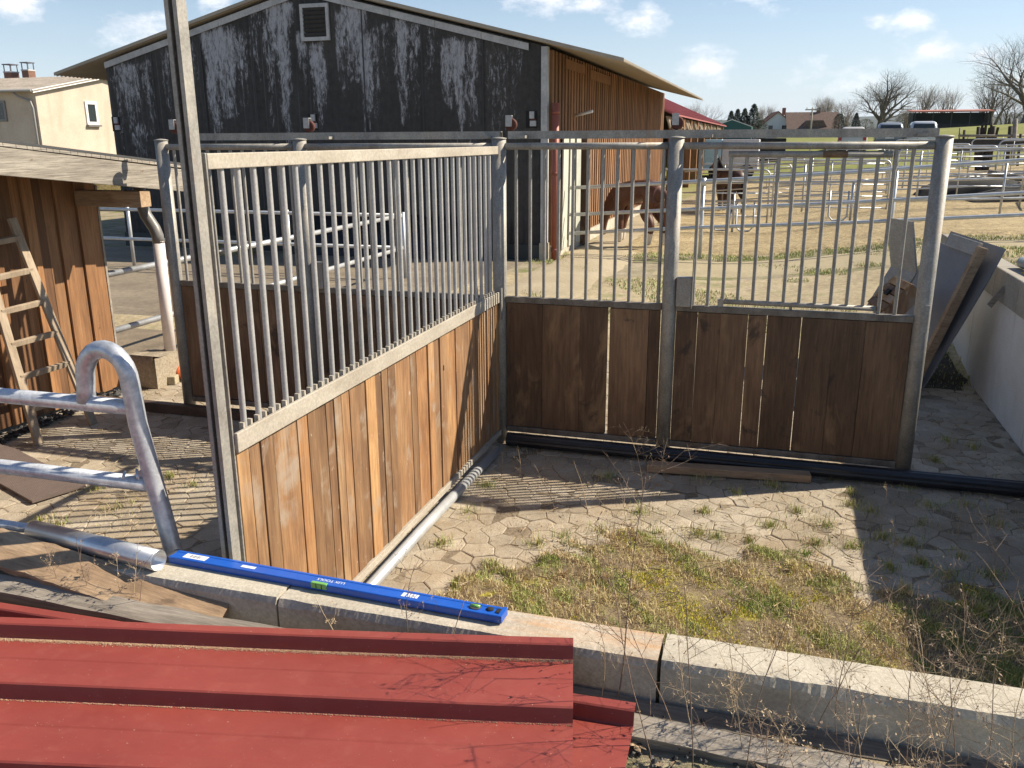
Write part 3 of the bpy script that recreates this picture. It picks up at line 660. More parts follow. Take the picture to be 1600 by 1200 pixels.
rsheet((-.292,2.215,.640), R_(2.0), 3.6, 3, 'lower red profiled roofing sheet showing at the right corner of the pile', 0)
# debris grains along the ribs and on the sheets
m = MB(); r = random.Random(2)
ca, sa = math.cos(R_(12.8)), math.sin(R_(12.8))
for k in range(15000):
    rib = r.choice((0,0,0,0,1,2)); x = -r.uniform(0, 2.6); yb = -.050-rib*.318+(.01 if rib else 0)
    if rib == 0 and r.random() < .8: yy = yb-abs(r.gauss(0,.008))
    elif r.random() < .35: yy = -(rib+1)*.318+.055+r.gauss(0,.002)
    else: yy = yb-abs(r.gauss(0,.0022))
    s = r.uniform(.0008,.0022); X = -.516+x*ca-yy*sa; Y = 2.355+x*sa+yy*ca; Z = .735+.0015+.0025*math.sin(x*2.3+yy*3)
    m.add([(X-s,Y-s*.6,Z),(X+s,Y-s*.6,Z),(X,Y+s,Z),(X,Y,Z+s)], [(0,1,3),(1,2,3),(2,0,3)], tint=r.random())
obj('sheet_debris', m, gen('dry chaff', [(.3,(.45,.30,.17)),(.7,(.66,.50,.33))], (200,200,200), .9, 0, 0), fix=False, kind='stuff', label='fine dry chaff lying along the ribs of the red sheets', category='chaff')
# ------------------------------------------------------------------ wooden shed at the left
t = thing('wooden_shed', 'orange larch board shed with overhanging mono pitch roof at the left', 'shed', (0,0,0))
SX = -5.91
def ry(y): return 2.30-.106*(y-4.92)
m = MB(); r = random.Random(21); y = 2.6
while y < 6.5:
    w = r.uniform(.095,.13); out = r.choice((0,.0,.022)); m.box(SX-.03+out*.2,SX+out,y+.001,min(y+w,6.52)-.002,.05,ry(y+w)-.06,tint=r.random()); y += w
obj('wall', m, LARCH, t, bevel=.003)
obj('wall', MB().box(-9,SX-.031,6.46,6.50,.05,2.0), LARCH, t)
obj('corner_board', MB().box(SX-.03,SX+.004,6.522,6.546,.02,1.93), GREYW, t)
m = MB(); m.add([(-9.3,2,ry(2)),(-5.175,2,ry(2)),(-5.175,7.15,ry(7.15)),(-9.3,7.15,ry(7.15)),(-9.3,2,ry(2)+.018),(-5.175,2,ry(2)+.018),(-5.175,7.15,ry(7.15)+.018),(-9.3,7.15,ry(7.15)+.018)],
      [(0,3,2,1),(4,5,6,7),(0,1,5,4),(1,2,6,5),(2,3,7,6),(3,0,4,7)])
rf = obj('roof', m, flat('dark roofing felt', (.05,.052,.055), .8), t)
m = MB(); y = 2.6; r = random.Random(5)
while y < 7.05:
    w = r.uniform(.05,.11); z = ry(y+w/2)
    m.obox((-5.195,y+w/2,z-.014), (.02,0,0), (0,w/2-.002,-.1*w/2), (0,0,.0115), tint=r.random()); y += w
obj('roof_lath_end', m, FASC, t)
m = MB(); m.obox((-5.195,4.6,ry(4.6)-.126), (.013,0,0), (0,2.5,-.278), (0,0,.098))
obj('fascia_board', m, FASC, t, bevel=.004)
obj('eave_beam', MB().box(-5.9,-5.21,6.26,6.39,1.76,1.895), RAWW, t, bevel=.004)
m = MB()
for y in (3.2,4.1,5.0,5.9): m.beam((-9,y,ry(y)-.06),(-5.23,y,ry(y)-.06),.07,.11)
obj('rafter', m, LARCH, t)
m = MB()
for k in range(9):
    a = math.pi+math.pi*k/8; m.v
prof = [(7.12+.055*math.cos(math.pi+math.pi*k/10), 1.99+.055*math.sin(math.pi+math.pi*k/10)) for k in range(11)]
m.prism(prof+[(a*0.93+.07*7.12, b+.003) for a, b in prof[::-1]], 0, -9.2, -5.30); obj('gutter', m, flat('white grey gutter', (.55,.55,.53), .45), t)
# downpipe
t = thing('downpipe', 'pale pvc downpipe with grey swan neck and orange foot beside the shed', 'downpipe', (-5.70,7.02,0))
obj('swan_neck', MB().tube([(-.13,-.02,1.92),(-.13,-.01,1.78),(-.125,0,1.70),(-.10,0,1.62),(-.06,0,1.56),(-.02,0,1.50),(.005,0,1.43),(.008,0,1.36)], .056, 18), GREYP, t)
obj('pipe', MB().tube([(.008,0,1.38),(0,0,.20)], .055, 22), OFFW, t)
m = MB(); m.tube([(0,0,.255),(0,0,.20)], .064, 20); m.tube([(0,0,.22),(0,0,.15),(.012,-.002,.11),(.045,-.005,.085),(.10,-.01,.08)], .060, 18); obj('elbow', m, TANP, t)
obj('coupling', MB().tube([(.09,-.01,.08),(.12,-.012,.08),(.122,-.012,.08),(.19,-.02,.08)], [.066,.066,.060,.060], 18), ORANGE, t)
tag(obj('orange_pipe', MB().tube([(-3.62,6.9,.16),(-3.45,6.92,.16)], .055, 16), ORANGE), 'orange pipe end showing through the gap in the left stalls', 'pipe')
m = MB(); m.box(-.06,.06,-.055,.055,0,.085); tag(obj('paving_block', m, gen('yellow grey stone', [(.3,(.33,.28,.18)),(.7,(.44,.38,.26))], (12,12,12), .95), loc=(-5.60,6.86,0), rot=(0,0,.3), bevel=.01), 'small stone block under the downpipe elbow', 'stone')
m = MB(); m.grid(9, 7, lambda i, j: (-5.93+.34*i/8-.015*nz1(j), 6.62+.05*nz1(i*1.3)*0+(.0 if j < 4 else .09*(j-3)), (.02+.105*j if j < 4 else .335+.012*nz1(i*1.1)-.006*j)))
m.box(-5.92,-5.60,6.66,7.0,0,.30)
tag(obj('foundation_stone', m, gen('rough foundation concrete', [(.3,(.27,.22,.16)),(.7,(.40,.34,.25))], (6,6,6), .95, 0, .8, .01, (40,40,40), .5), fix=False), 'rough concrete footing beside the shed corner', 'footing')
# ladder
t = thing('ladder', 'wooden trestle ladder leaning against the orange shed wall', 'ladder')
A0, A1 = Vector((-5.46,5.07,0)), Vector((-5.83,5.16,1.70)); B0, B1 = Vector((-5.41,5.60,0)), Vector((-5.83,5.50,1.72))
for a, b in ((A0, A1), (B0, B1)): obj('side_rail', MB().beam(a, b, .075, .028, (1,0,.2)), LADW, t, bevel=.003)
for k in range(6):
    f = .16+.15*k; obj('rung', MB().beam(A0.lerp(A1, f), B0.lerp(B1, f), .03, .045, (.2,0,1)), LADW, t, bevel=.003)
tag(obj('dark_hose', MB().tube([(-5.6,5.75,.55),(-5.52,5.72,.42),(-5.50,5.70,.30),(-5.46,5.74,.22),(-5.50,5.85,.20)], .012, 8), BLACKP), 'thin dark hose looped beside the ladder', 'hose')
# rubber mat with a studded face
m = MB(); mp_ = [(-6.3,5.05),(-5.50,4.88),(-4.42,4.43),(-4.55,4.10),(-5.2,4.36),(-6.3,4.4)]
m.prism(mp_, 2, .012, .028); m.v
r = random.Random(1)
def inpoly(x, y):
    c = False; n = len(mp_)
    for i in range(n):
        (x1, y1), (x2, y2) = mp_[i], mp_[i-1]
        if (y1 > y) != (y2 > y) and x < (x2-x1)*(y-y1)/(y2-y1)+x1: c = not c
    return c
for i in range(90):
    for j in range(46):
        X, Y = -6.2+.021*i+.0105*(j % 2), 4.1+.021*j
        if inpoly(X, Y) and inpoly(X+.01, Y-.01): m.add([(X-.007,Y,.0285),(X,Y-.007,.0285),(X+.007,Y,.0285),(X,Y+.007,.0285),(X,Y,.032)], [(0,1,4),(1,2,4),(2,3,4),(3,0,4)])
tag(obj('rubber_mat', m, flat('brown grey rubber', (.13,.098,.085), .7), fix=False), 'brown studded rubber mat lying on the pavers by the shed', 'mat')
def pebbles(name, lab, n, fn, s0, s1, mat, cat):
    m = MB(); r = random.Random(n)
    for k in range(n):
        X, Y, Z = fn(r); s = r.uniform(s0, s1); a = r.uniform(0, 6.3); vs = []
        for q in range(5): vs.append((X+s*math.cos(a+q*1.2566)*r.uniform(.7,1.2), Y+s*math.sin(a+q*1.2566)*r.uniform(.7,1.2), Z+r.uniform(-.2,.3)*s))
        vs.append((X,Y,Z+s*r.uniform(.5,.9))); m.add(vs, [(q,(q+1)%5,5) for q in range(5)], tint=r.random())
    return obj(name, m, mat, fix=False, kind='stuff', label=lab, category=cat)
BLK = gen('black stones', [(.3,(.012,.012,.012)),(.7,(.05,.05,.05))], (30,30,30), .6)
def shed_peb(r): y = r.uniform(4.6,6.4); return (-5.83+.08*r.random()+.03*(5.6-y), y, .012+.04*r.random())
pebbles('black_pebbles', 'strip of black pebbles along the foot of the shed wall', 420, shed_peb, .012, .03, BLK, 'pebbles')
# ------------------------------------------------------------------ leaning panels at the right
PANEL = gen('blue grey plastic panel', [(.3,(.17,.175,.19)),(.7,(.215,.22,.235))], (2,2,2), .5, 0, .08, .003, (30,30,30), .15)
PANEL2 = gen('pale grey board', [(.3,(.28,.27,.25)),(.7,(.36,.35,.33))], (3,3,3), .7, 0, .2, .003, (50,4,50), .3)
n_ = Vector((-.262,.90,.06)).normalized(); foot = Vector((1.40,8.40,0)); top = Vector((1.885,8.28,1.395))
def lean(name, lab, pts, th, mat, wdir, width, cat='panel', group='panels leaning on the right wall'):
    """sheet swept along wdir from the profile pts"""
    m = MB(); wd = Vector(wdir).normalized()*width; nn = len(pts); P = [Vector(p) for p in pts]
    T2 = (P[-1]-P[0]).cross(wd).normalized()
    if T2.z > 0: T2 = -T2
    vs = P+[p+wd for p in P]+[p+T2*th for p in P]+[p+wd+T2*th for p in P]; fs = []
    for i in range(nn-1):
        fs += [(i,i+1,nn+i+1,nn+i),(2*nn+i,3*nn+i,3*nn+i+1,2*nn+i+1),(i,2*nn+i,2*nn+i+1,i+1),(nn+i,nn+i+1,3*nn+i+1,3*nn+i)]
    fs += [(0,nn,3*nn,2*nn),(nn-1,3*nn-1,4*nn-1,2*nn-1)]
    m.add(vs, fs); return tag(obj(name, m, mat), lab, cat, group)
wd = (-.27,.93,.05)
lean('leaning_sheet', 'large blue grey plastic panel bent at its foot leaning on the right wall', [foot+Vector((-.03,0,.01)), Vector((1.46,8.38,.22)), Vector((1.565,8.36,.50)), Vector((1.68,8.33,.80)), Vector((1.79,8.305,1.10)), top], .012, PANEL, wd, .98)
off = Vector((-.105,.02,.035))
p0, p1 = Vector((1.37,8.36,.02)), Vector((1.80,8.34,1.37))
t = thing('framed_panel', 'grey panel with a brown timber edge batten leaning on the bigger panel', 'panel', group='panels leaning on the right wall')
dd = (p1-p0).normalized(); wv = Vector(wd).normalized(); nv = dd.cross(wv).normalized()
if nv.z < 0: nv = -nv
q0, q1 = p0+nv*.055-wv*-.06, p1+nv*.055+wv*.06
obj('timber_batten', MB().obox((q0+q1)/2, dd*((q1-q0).length/2), wv*.028, nv*.04), RAWW, t, bevel=.003)
m = MB(); m.obox((q0+q1)/2+wv*.47-nv*.01-dd*.02, dd*((q1-q0).length/2-.06), wv*.40, nv*.012); obj('sheet', m, PANEL, t)
m = MB(); m.obox(q1+wv*.30-dd*.03+nv*.006, dd*.06, wv*.26, nv*.02); obj('top_batten', m, PANEL2, t, bevel=.003)
obj('gap_strip', MB().obox((q0+q1)/2+wv*.048+dd*.16, dd*.42, wv*.016, nv*.016), BLACK, t)
lean('pale_board', 'pale weathered board standing at the back of the leaning stack', [(1.16,9.35,.55),(1.36,9.28,1.02),(1.27,9.30,1.52)], .02, PANEL2, (-.35,.9,0), .50)
t = thing('slatted_crate', 'brown slatted wooden crate tipped behind the right stall post', 'crate', tuple(ony(1401, 470, 8.55)), 0)
m = MB(); ax, ay, az = Vector((.62,.15,.72)).normalized(), Vector((-.25,.95,.02)).normalized(), Vector((.7,.1,-.65)).normalized()
for k in range(4): m.obox(az*-.10+ax*(k-1.5)*.085, ax*.036, ay*.20, az*.010, tint=.9 if k % 2 else .1)
for k in (-1, 1): m.obox(az*-.02+ay*k*.185, ax*.17, ay*.015, az*.075, tint=.6)
m.obox(az*-.02+ax*.16, ax*.012, ay*.19, az*.07)
obj('slats', m, WOODV, t, bevel=.003); obj('black_fitting', MB().obox(az*-.12, ax*.03, ay*.035, az*.008), BLACK, t)
tag(obj('stub_board', MB().obox((1.865,8.22,.99), (.018,0,-.014), (0,.012,0), (.05,0,.085)), GREYW), 'small grey board end wedged under the big leaning panel', 'board')
# ------------------------------------------------------------------ barn
YB, BXL, BXR, RX = 16.6, -14.32, -4.40, -9.36
def rz(x): return 5.30-.252*abs(x-RX)
def clad_mat():
    t = NT('dark fibre cement cladding')
    c = t.ramp(t.noise(t.coord((.5,.5,.35)), 1, 5, .6), [(.3,(.046,.044,.041)),(.55,(.060,.057,.054)),(.75,(.082,.077,.068))])
    c = t.mix(1, c, t.ramp(t.noise(t.coord((9,9,9)), 1, 5, .7), [(.3,.7),(.7,1.15)]), 'MULTIPLY')
    fine = t.noise(t.coord((17,17,5)), 1, 10, .8, .5); st = t.noise(t.coord((14,1,.9)), 1, 4, .6)
    v = t.math('ADD', t.attr(), t.math('ADD', t.math('MULTIPLY', t.math('SUBTRACT', fine, .5), 3.6), t.math('MULTIPLY', t.math('SUBTRACT', st, .5), .9)))
    k = t.ramp(v, [(.36,0),(.60,.45),(.90,.95)])
    k = t.math('MULTIPLY', k, t.ramp(t.attr(), [(.01,0),(.14,1)]))
    sp = t.new('ShaderNodeSeparateXYZ'); t.link(t.tc.outputs['Object'], sp.inputs[0])
    rid = t.ramp(t.math('FRACT', t.math('MULTIPLY', sp.outputs[0], 1/.26)), [(.0,1),(.06,0),(.95,0),(1,1)])
    msk = t.ramp(t.noise(t.coord((.45,1,.35)), 1, 4, .6), [(.52,0),(.68,.28)])
    c = t.mix(t.math('MULTIPLY', rid, msk), c, (.34,.34,.35))
    c = t.mix(k, c, t.ramp(fine, [(.3,(.30,.30,.315)),(.7,(.46,.46,.48))]))
    return t.out(c, .85, 0, .3)
# lichen plumes: pixel column, top, bottom, width, strength -> metres on the gable
PLUME = [(198,100,170,36,.85),(228,92,180,18,.55),(325,48,190,20,1),(347,42,150,36,1),(372,45,125,24,.7),(432,2,75,34,1.1),(440,55,185,18,.9),(415,35,160,11,.6),(470,48,100,13,.8),(494,68,160,22,.9),(530,18,115,14,.9),(550,8,85,30,1),(569,50,165,17,1),(583,40,150,14,.6),(625,26,150,18,.9),(646,32,140,12,.6),(700,60,130,20,1),(716,62,195,13,1),(736,62,185,16,.7),(776,72,190,26,.38),(803,78,170,14,.3),(215,190,245,30,.5),(255,70,150,16,.5),(395,12,110,14,.55),(600,30,100,10,.5),(670,45,120,12,.4),(180,110,200,14,.45),(300,60,150,12,.4)]
PL = []
for (a, b, c, w, k) in PLUME:
    p, q = ony(a, b, YB), ony(a, c, YB); PL.append((p.x, p.z, q.z, w/1345*17.5*.74, k))
def plume(x, z):
    v = 0
    for (px, zt, zb, w, k) in PL:
        if z > zt+.15 or z < zb-.5: continue
        f = (zt-z)/(zt-zb); e = math.exp(-((x-px-.03*math.sin(z*5+px))/(w*(1.0-.35*max(0,f))))**4*.7)
        v = max(v, k*e*ss(-.06,.06,f)*(1-.55*ss(.3,1.45,f)))
    return v*.88
t = thing('barn', 'dark clad barn with white lichen streaks, louvre and slatted side wall', 'barn')
m = MB(); n = int((BXR-BXL)/.026); nz_ = 44; vs = []; tn = []
for i in range(n+1):
    x = BXL+(BXR-BXL)*i/n; y = YB+.011*math.cos(2*math.pi*x/.13)
    for j in range(nz_+1): z = -.05+(rz(x)-.0+.0)*j/nz_; vs.append((x,y,z)); tn.append(plume(x, z))
m.add(vs, [(i*(nz_+1)+k,(i+1)*(nz_+1)+k,(i+1)*(nz_+1)+k+1,i*(nz_+1)+k+1) for i in range(n) for k in range(nz_)], True); m.t = tn
obj('gable_cladding', m, clad_mat(), t, fix=False)
m = MB(); m.box(BXL+.02,BXR-.02,YB+.04,YB+.2,-.1,3.85); m.box(BXL+.05,BXL+.2,YB+.2,33.3,-.1,3.85); obj('inner_wall', m, BLACK, t)
m = MB()
for x in (-13.1,-11.85,-10.6,-9.32,-8.1,-6.85,-5.6): m.box(x-.012,x+.012,YB-.022,YB-.010,0,rz(x)-.12)
obj('cladding_joint', m, flat('joint strip', (.045,.045,.048), .7), t)
TRIM = gen('grey white verge trim', [(.3,(.36,.36,.36)),(.7,(.54,.54,.53))], (3,3,3), .8, 0, .1, .002, (20,20,20), .25)
for sx in (-1, 1):
    xe = -15.62 if sx < 0 else -2.86
    segs = 5; xa = RX; xb = BXL if sx < 0 else -4.68
    for k in range(segs):
        x0, x1 = xa+(xb-xa)*k/segs, xa+(xb-xa)*(k+1)/segs; m = MB(); g = .004*sx
        m.add([(x,y,rz(x)+dz) for y in (YB-.035,YB-.018) for x, dz in ((x0+g,-.20),(x1-g,-.20),(x1-g,-.075),(x0+g,-.075))], [(0,1,2,3),(7,6,5,4),(0,4,5,1),(1,5,6,2),(2,6,7,3),(3,7,4,0)])
        obj('verge_trim', m, TRIM, t)
    m = MB(); ny = 140; prof = []
    # corrugated roof: waves along y, straight down the slope
    vs = []
    for j in range(ny*4+1):
        y = YB-.10+16.6*j/(ny*4); w = .022*math.cos(2*math.pi*j/4)
        for x in (RX, xe): vs.append((x, y, rz(x)+.035+w))
    nn = len(vs); vs += [(a,b,c-.02) for a,b,c in vs]
    fs = [(2*j,2*j+1,2*j+3,2*j+2) for j in range(ny*4)]; fs += [(nn+2*j+2,nn+2*j+3,nn+2*j+1,nn+2*j) for j in range(ny*4)]
    fs += [(2*j+1,nn+2*j+1,nn+2*j+3,2*j+3) for j in range(ny*4)]+[(0,nn,nn+1,1),(2*ny*4+1,nn+2*ny*4+1,nn+2*ny*4,2*ny*4)]
    m.add(vs, fs, False); obj('roof', m, ROOFC, t, fix=False)
    m = MB(); m.add([(x,y,rz(x)+dz) for y in (YB-.13,YB-.101) for x, dz in ((RX,.005),(xe,.005),(xe,.068),(RX,.068))], [(0,1,2,3),(7,6,5,4),(0,4,5,1),(1,5,6,2),(2,6,7,3),(3,7,4,0)])
    obj('verge_flashing', m, ROOFC, t)
m = MB(); m.box(-9.43,-8.80,YB-.06,YB-.0125,4.24,4.31); m.box(-9.43,-8.80,YB-.06,YB-.0125,4.86,4.93); m.box(-9.43,-9.37,YB-.06,YB-.0125,4.31,4.86); m.box(-8.86,-8.80,YB-.06,YB-.0125,4.31,4.86)
lv = obj('louvre', m, TRIM, t)
m = MB()
for k in range(7): m.obox((-9.115,YB-.03,4.355+.08*k), (.252,0,0), (0,.02,-.022), (0,.004,.004))
obj('louvre_blade', m, flat('dark louvre', (.05,.05,.052), .6), lv)
for x, lab in ((-14.20,''),(-9.30,''),(-4.62,'')):
    m = MB(); m.box(x-.12,x+.10,YB-.0155,YB-.012,2.53,2.84); nm = obj('wall_opening', m, BLACK, t)
    m = MB(); m.box(x-.03,x+.09,YB-.05,YB-.016,2.56,2.66); m.box(x-.04,x+.05,YB-.05,YB-.016,2.70,2.83); obj('white_brick', m, TRIM, nm)
    m = MB(); m.box(x-.03,x+.08,YB-.045,YB-.016,2.661,2.699); obj('rusty_bracket', m, RUST, nm)
obj('corner_trim', MB().box(BXR-.03,BXR+.09,YB-.06,YB+.10,.35,3.98), TRIM, t)
obj('foundation', MB().box(BXR-.05,BXR+.11,YB-.07,YB+.12,-.05,.345), CONC, t)
obj('plinth', MB().box(BXL,BXR-.05,YB-.05,YB-.015,-.05,.30), flat('dark plinth', (.06,.065,.06), .9), t)
SLAT = gen('brown slat wall', [(.3,(.19,.09,.04)),(.7,(.36,.19,.085))], (4,4,.8), .8, 0, .2, .004, (40,40,3), .4, tint=[(0,(.6,.58,.55)),(1,(1.2,1.15,1.1))])
m = MB(); y = YB+.12; r = random.Random(9)
while y < 33.4:
    w = r.uniform(.12,.16); z0 = .28+.0*y
    zt = 3.93-(.45 if 18.4 < y < 22 and r.random() < .8 else 0)*0
    if not (18.0 < y < 20.0): m.box(BXR+.09,BXR+.145,y,y+w,z0,zt,tint=r.random())
    else: m.box(BXR+.09,BXR+.145,y,y+w,2.35,zt,tint=r.random())
    y += w+r.uniform(.11,.15)
obj('slat_wall', m, SLAT, t, fix=False)
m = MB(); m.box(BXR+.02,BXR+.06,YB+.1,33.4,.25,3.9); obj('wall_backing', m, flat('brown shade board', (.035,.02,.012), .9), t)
obj('side_plinth', MB().box(BXR-.02,BXR+.17,YB+.13,33.4,-.05,.26), CONC, t)
m = MB(); m.obox((BXR+.15,18.6,3.77), (.02,0,0), (0,.9,0), (0,0,.09)); m.obox((BXR+.15,21.3,3.72), (.02,0,0), (0,1.2,0), (0,0,.10)); obj('header_board', m, SLAT, t)
PALEB = gen('pale green board', [(.3,(.42,.43,.36)),(.7,(.56,.56,.49))], (2,2,2), .8, 0, .1, .002, (20,20,3), .25)
for y0, y1, dz in ((17.35,17.95,0),(18.05,18.42,.0),(18.75,18.98,0)): obj('door_board', MB().obox((BXR+.19,(y0+y1)/2,1.25), (.015,0,.0), (.03*(y0-18),(y1-y0)/2,0), (0,.04*(18.5-y0),1.12)), PALEB, t)
obj('door_opening', MB().box(BXR+.065,BXR+.09,18.0,20.0,.05,2.33), BLACK, t)
obj('door_post', MB().box(BXR+.10,BXR+.30,19.25,19.75,.05,2.36), WOODD, t)
obj('tube_lamp', MB().tube([(BXR+.14,18.7,2.80),(BXR+.55,18.55,2.88)], .03, 8), WHITE, t)
dp = obj('red_downpipe', MB().tube([(BXR+.24,YB+.02,.02),(BXR+.24,YB+.02,2.98)], .068, 16), flat('red brown downpipe', (.30,.085,.05), .5), t)
m = MB()
for z in (.18,1.65,2.78): m.tube([(BXR+.24,YB+.02,z),(BXR+.24,YB+.02,z+.06)], .075, 16)
obj('pipe_clamp', m, flat('red brown downpipe', (.26,.07,.04), .5), dp)
# black sheeting and clutter at the foot of the gable
m = MB(); m.grid(40, 6, lambda i, j: (-9.6+4.4*i/39, YB-.75+.14*j+.03*nz1(i*.7+j), max(.045, .82*(j/5)**.55+.05*nz1(i*.5+2*j)*(j > 0))))
tag(obj('black_tarpaulin', m, flat('black sheeting', (.006,.006,.007), .45), fix=False), 'black plastic sheeting piled along the foot of the barn gable', 'sheeting')
m = MB(); m.grid(14, 8, lambda i, j: (-11.6+1.3*i/13, 15.2+.8*j/7, .04+.30*sn(math.pi*i/13)**.5*sn(math.pi*j/7)**.6*(1+.3*nz1(i*1.7+j*2.3))))
tag(obj('straw_heap', m, gen('mouldy straw', [(.3,(.05,.045,.025)),(.7,(.36,.29,.14))], (9,9,9), .95, 0, .8, .02, (40,40,40), .6), fix=False), 'small heap of straw and litter before the barn', 'straw heap')
m = MB(); m.grid(30, 10, lambda i, j: (-30+13*i/29, 25+3*j/9, .02+1.5*sn(math.pi*i/29)**.4*sn(math.pi*j/9)**.5*(1+.15*nz1(i*.9+j))))
tag(obj('hay_stack', m, gen('yellow hay', [(.3,(.42,.28,.08)),(.7,(.70,.52,.20))], (3,3,3), .95, 0, 1, .04, (16,16,16), .6), fix=False), 'yellow hay stack seen beyond the shed corner', 'hay stack')
# ------------------------------------------------------------------ cream house behind the barn
hc = at(67, 230, 40.0); hx, hy = hc.x, hc.y
t = thing('cream_house', 'cream rendered house with corrugated roof left of the barn', 'house', (hx, hy, 0))
D_, Wd_, EV, RG = 8.6, 14, 4.55, 5.35
m = MB(); m.prism([(0,0),(D_,0),(D_,EV),(D_/2,RG-.05),(0,EV)], 0, -Wd_, 0); obj('wall', m, PLASTER, t)
for sgn in (0, 1):
    m = MB(); ya, yb = (-.35, D_/2) if not sgn else (D_/2, D_+.35); n = 230; vs = []
    for i in range(n+1):
        x = -Wd_-.2+(Wd_+.45)*i/n; w = .028*math.cos(2*math.pi*i/3.0)
        za = (EV-.05 if not sgn else RG+.04)+w; zb = (RG+.04 if not sgn else EV-.05)+w; vs += [(x,ya,za),(x,yb,zb)]
    nn = len(vs); vs += [(a,b,c-.06) for a,b,c in vs]
    fs = [(2*i,2*i+2,2*i+3,2*i+1) for i in range(n)]+[(nn+2*i+1,nn+2*i+3,nn+2*i+2,nn+2*i) for i in range(n)]+[(2*i,nn+2*i,nn+2*i+2,2*i+2) for i in range(n)]+[(2*n,nn+2*n,nn+2*n+1,2*n+1)]
    m.add(vs, fs); obj('roof', m, ETERNIT, t, fix=False)
m = MB(); m.beam((.22,-.35,EV-.10),(.22,D_/2,RG-.01),.05,.14); m.beam((.22,D_+.35,EV-.10),(.22,D_/2,RG-.01),.05,.14); obj('barge_board', m, WHITE, t)
def house_window(t, c, ax, w, h, nrm, fr=.10, mat=WHITE):
    c, ax, nrm = Vector(c), Vector(ax), Vector(nrm); m = MB()
    for s in (-1, 1): m.obox(c+ax*s*(w/2-fr/2)+nrm*.03, ax*(fr/2), nrm*.03, (0,0,h/2)); m.obox(c+Vector((0,0,s*(h/2-fr/2)))+nrm*.03, ax*(w/2-fr), nrm*.03, (0,0,fr/2))
    f = obj('window', m, mat, t); obj('pane', MB().obox(c+nrm*.015, ax*(w/2-fr), nrm*.012, (0,0,h/2-fr)), GLASS, f); return f
a, b = onx(131, 158, hx)-Vector((hx,hy,0)), onx(154, 195, hx)-Vector((hx,hy,0))
f = house_window(t, (0,(a.y+b.y)/2,(a.z+b.z)/2), (0,1,0), b.y-a.y, a.z-b.z, (1,0,0), .13)
obj('sill', MB().box(.0,.16,a.y-.05,b.y+.05,b.z-.09,b.z-.01), GREYP, f)
a, b = ony(-12, 158, hy)-Vector((hx,hy,0)), ony(13, 190, hy)-Vector((hx,hy,0))
house_window(t, ((a.x+b.x)/2,0,(a.z+b.z)/2), (1,0,0), b.x-a.x, a.z-b.z, (0,-1,0), .10, GREYP)
m = MB(); m.tube([(-.9,-.30,EV-.12),(-.75,-.25,EV-.28),(-.22,-.10,EV-.5),(-.15,-.08,EV-.8),(-.15,-.08,0)], .05, 8); m.tube([(-Wd_,-.38,EV-.06),(.2,-.38,EV-.06)], .07, 8); obj('gutter_pipe', m, flat('zinc gutter', (.27,.27,.27), .5), t)
obj('aerial', MB().tube([(-.4,D_/2+1.9,RG-.3),(-.42,D_/2+1.9,RG+.75)], .02, 6), GREYP, t)
# brick chimneys of the house behind
t = thing('red_roofed_house', 'house behind with two capped brick chimneys and a red roof edge', 'house', (hx-6.5, hy+13, 0))
obj('wall', MB().box(-12,1.0,0,7,0,5.1), WHITEB, t); 
xe = at(15, 118, 52).x-t.location.x; m = MB(); m.prism([(-.5,5.3),(3.5,6.35),(7.5,5.3),(7.5,5.2),(-.5,5.2)], 0, xe-9, xe); obj('roof', m, TILE, t)
for px, pw in ((20, 20), (47, 18)):
    p = at(px, 128, 52.0)-t.location; q = at(px, 111 if px == 47 else 114, 52.0)-t.location; w = pw/1345*52/2*.72
    ch = obj('chimney', MB().box(p.x-w,p.x+w*.9,p.y-w,p.y+w,p.z-1.2,q.z), BRICK, t, bevel=.01)
    obj('chimney_band', MB().box(p.x-w-.02,p.x+w*.9+.02,p.y-w-.02,p.y+w+.02,q.z+.003,q.z+.07), TRIM, ch)
    m = MB(); m.box(p.x-w*1.1,p.x+w,p.y-w*1.1,p.y+w*1.1,q.z+.42,q.z+.47)
    for sx in (-.85, .75):
        for sy in (-.85, .85): m.beam((p.x+sx*w,p.y+sy*w,q.z+.07),(p.x+sx*w,p.y+sy*w,q.z+.42),.04,.04,(1,0,0))
    obj('chimney_cap', m, flat('metal cowl', (.10,.10,.12), .4), ch)
# ------------------------------------------------------------------ tubular fences
def trail(t, pts, r, n=8): return obj('rail', MB().tube(pts, r, n), GALVF, t)
t = thing('tube_fence', 'three rail tubular fence crossing the whole arena edge from the barn corner', 'fence')
FY = 17.6
for z0, z1, z2 in ((1.36,1.52,1.95),(.82,.99,1.38),(.44,.63,.99)):
    trail(t, [(-4.1,FY,z0),(-1.4,FY,z1),(1.3,FY,(z1+z2)/2-.03),(4.3,FY,z2),(10,FY,z2+.55)], .036)
for x in (-1.42, 2.05, 5.6): obj('fence_post', MB().tube([(x,FY+.05,T(x,FY)-.1),(x,FY+.05,1.5+.08*(x+1.4))], .038, 10), GALVF, t)
obj('clamp', MB().tube([(-1.42,FY,1.43),(-1.42,FY,1.58)], .055, 10), GALVF, t)
t = thing('tube_fence', 'two rail tubular yard fence between the shed corner and the barn', 'fence')
for z in (1.10, .56): trail(t, [(-6.0,6.62,z),(-6.0,13.4,z)], .032, 12); trail(t, [(-13.6,13.45,z),(-6.0,13.45,z)], .030, 10)
for x, y in ((-11.55,13.5),(-8.2,13.5),(-6.0,13.5)): obj('fence_post', MB().tube([(x,y,0),(x,y,1.42 if x < -11 else 1.15)], .032, 10), GALVF, t)
m = MB(); m.tube([(-6.0,8.30,1.10),(-6.0,8.52,1.10)], .034, 12); m.tube([(-6.0,8.42,.56),(-6.0,8.60,.56)], .036, 12); obj('black_sleeve', m, BLACKP, t)
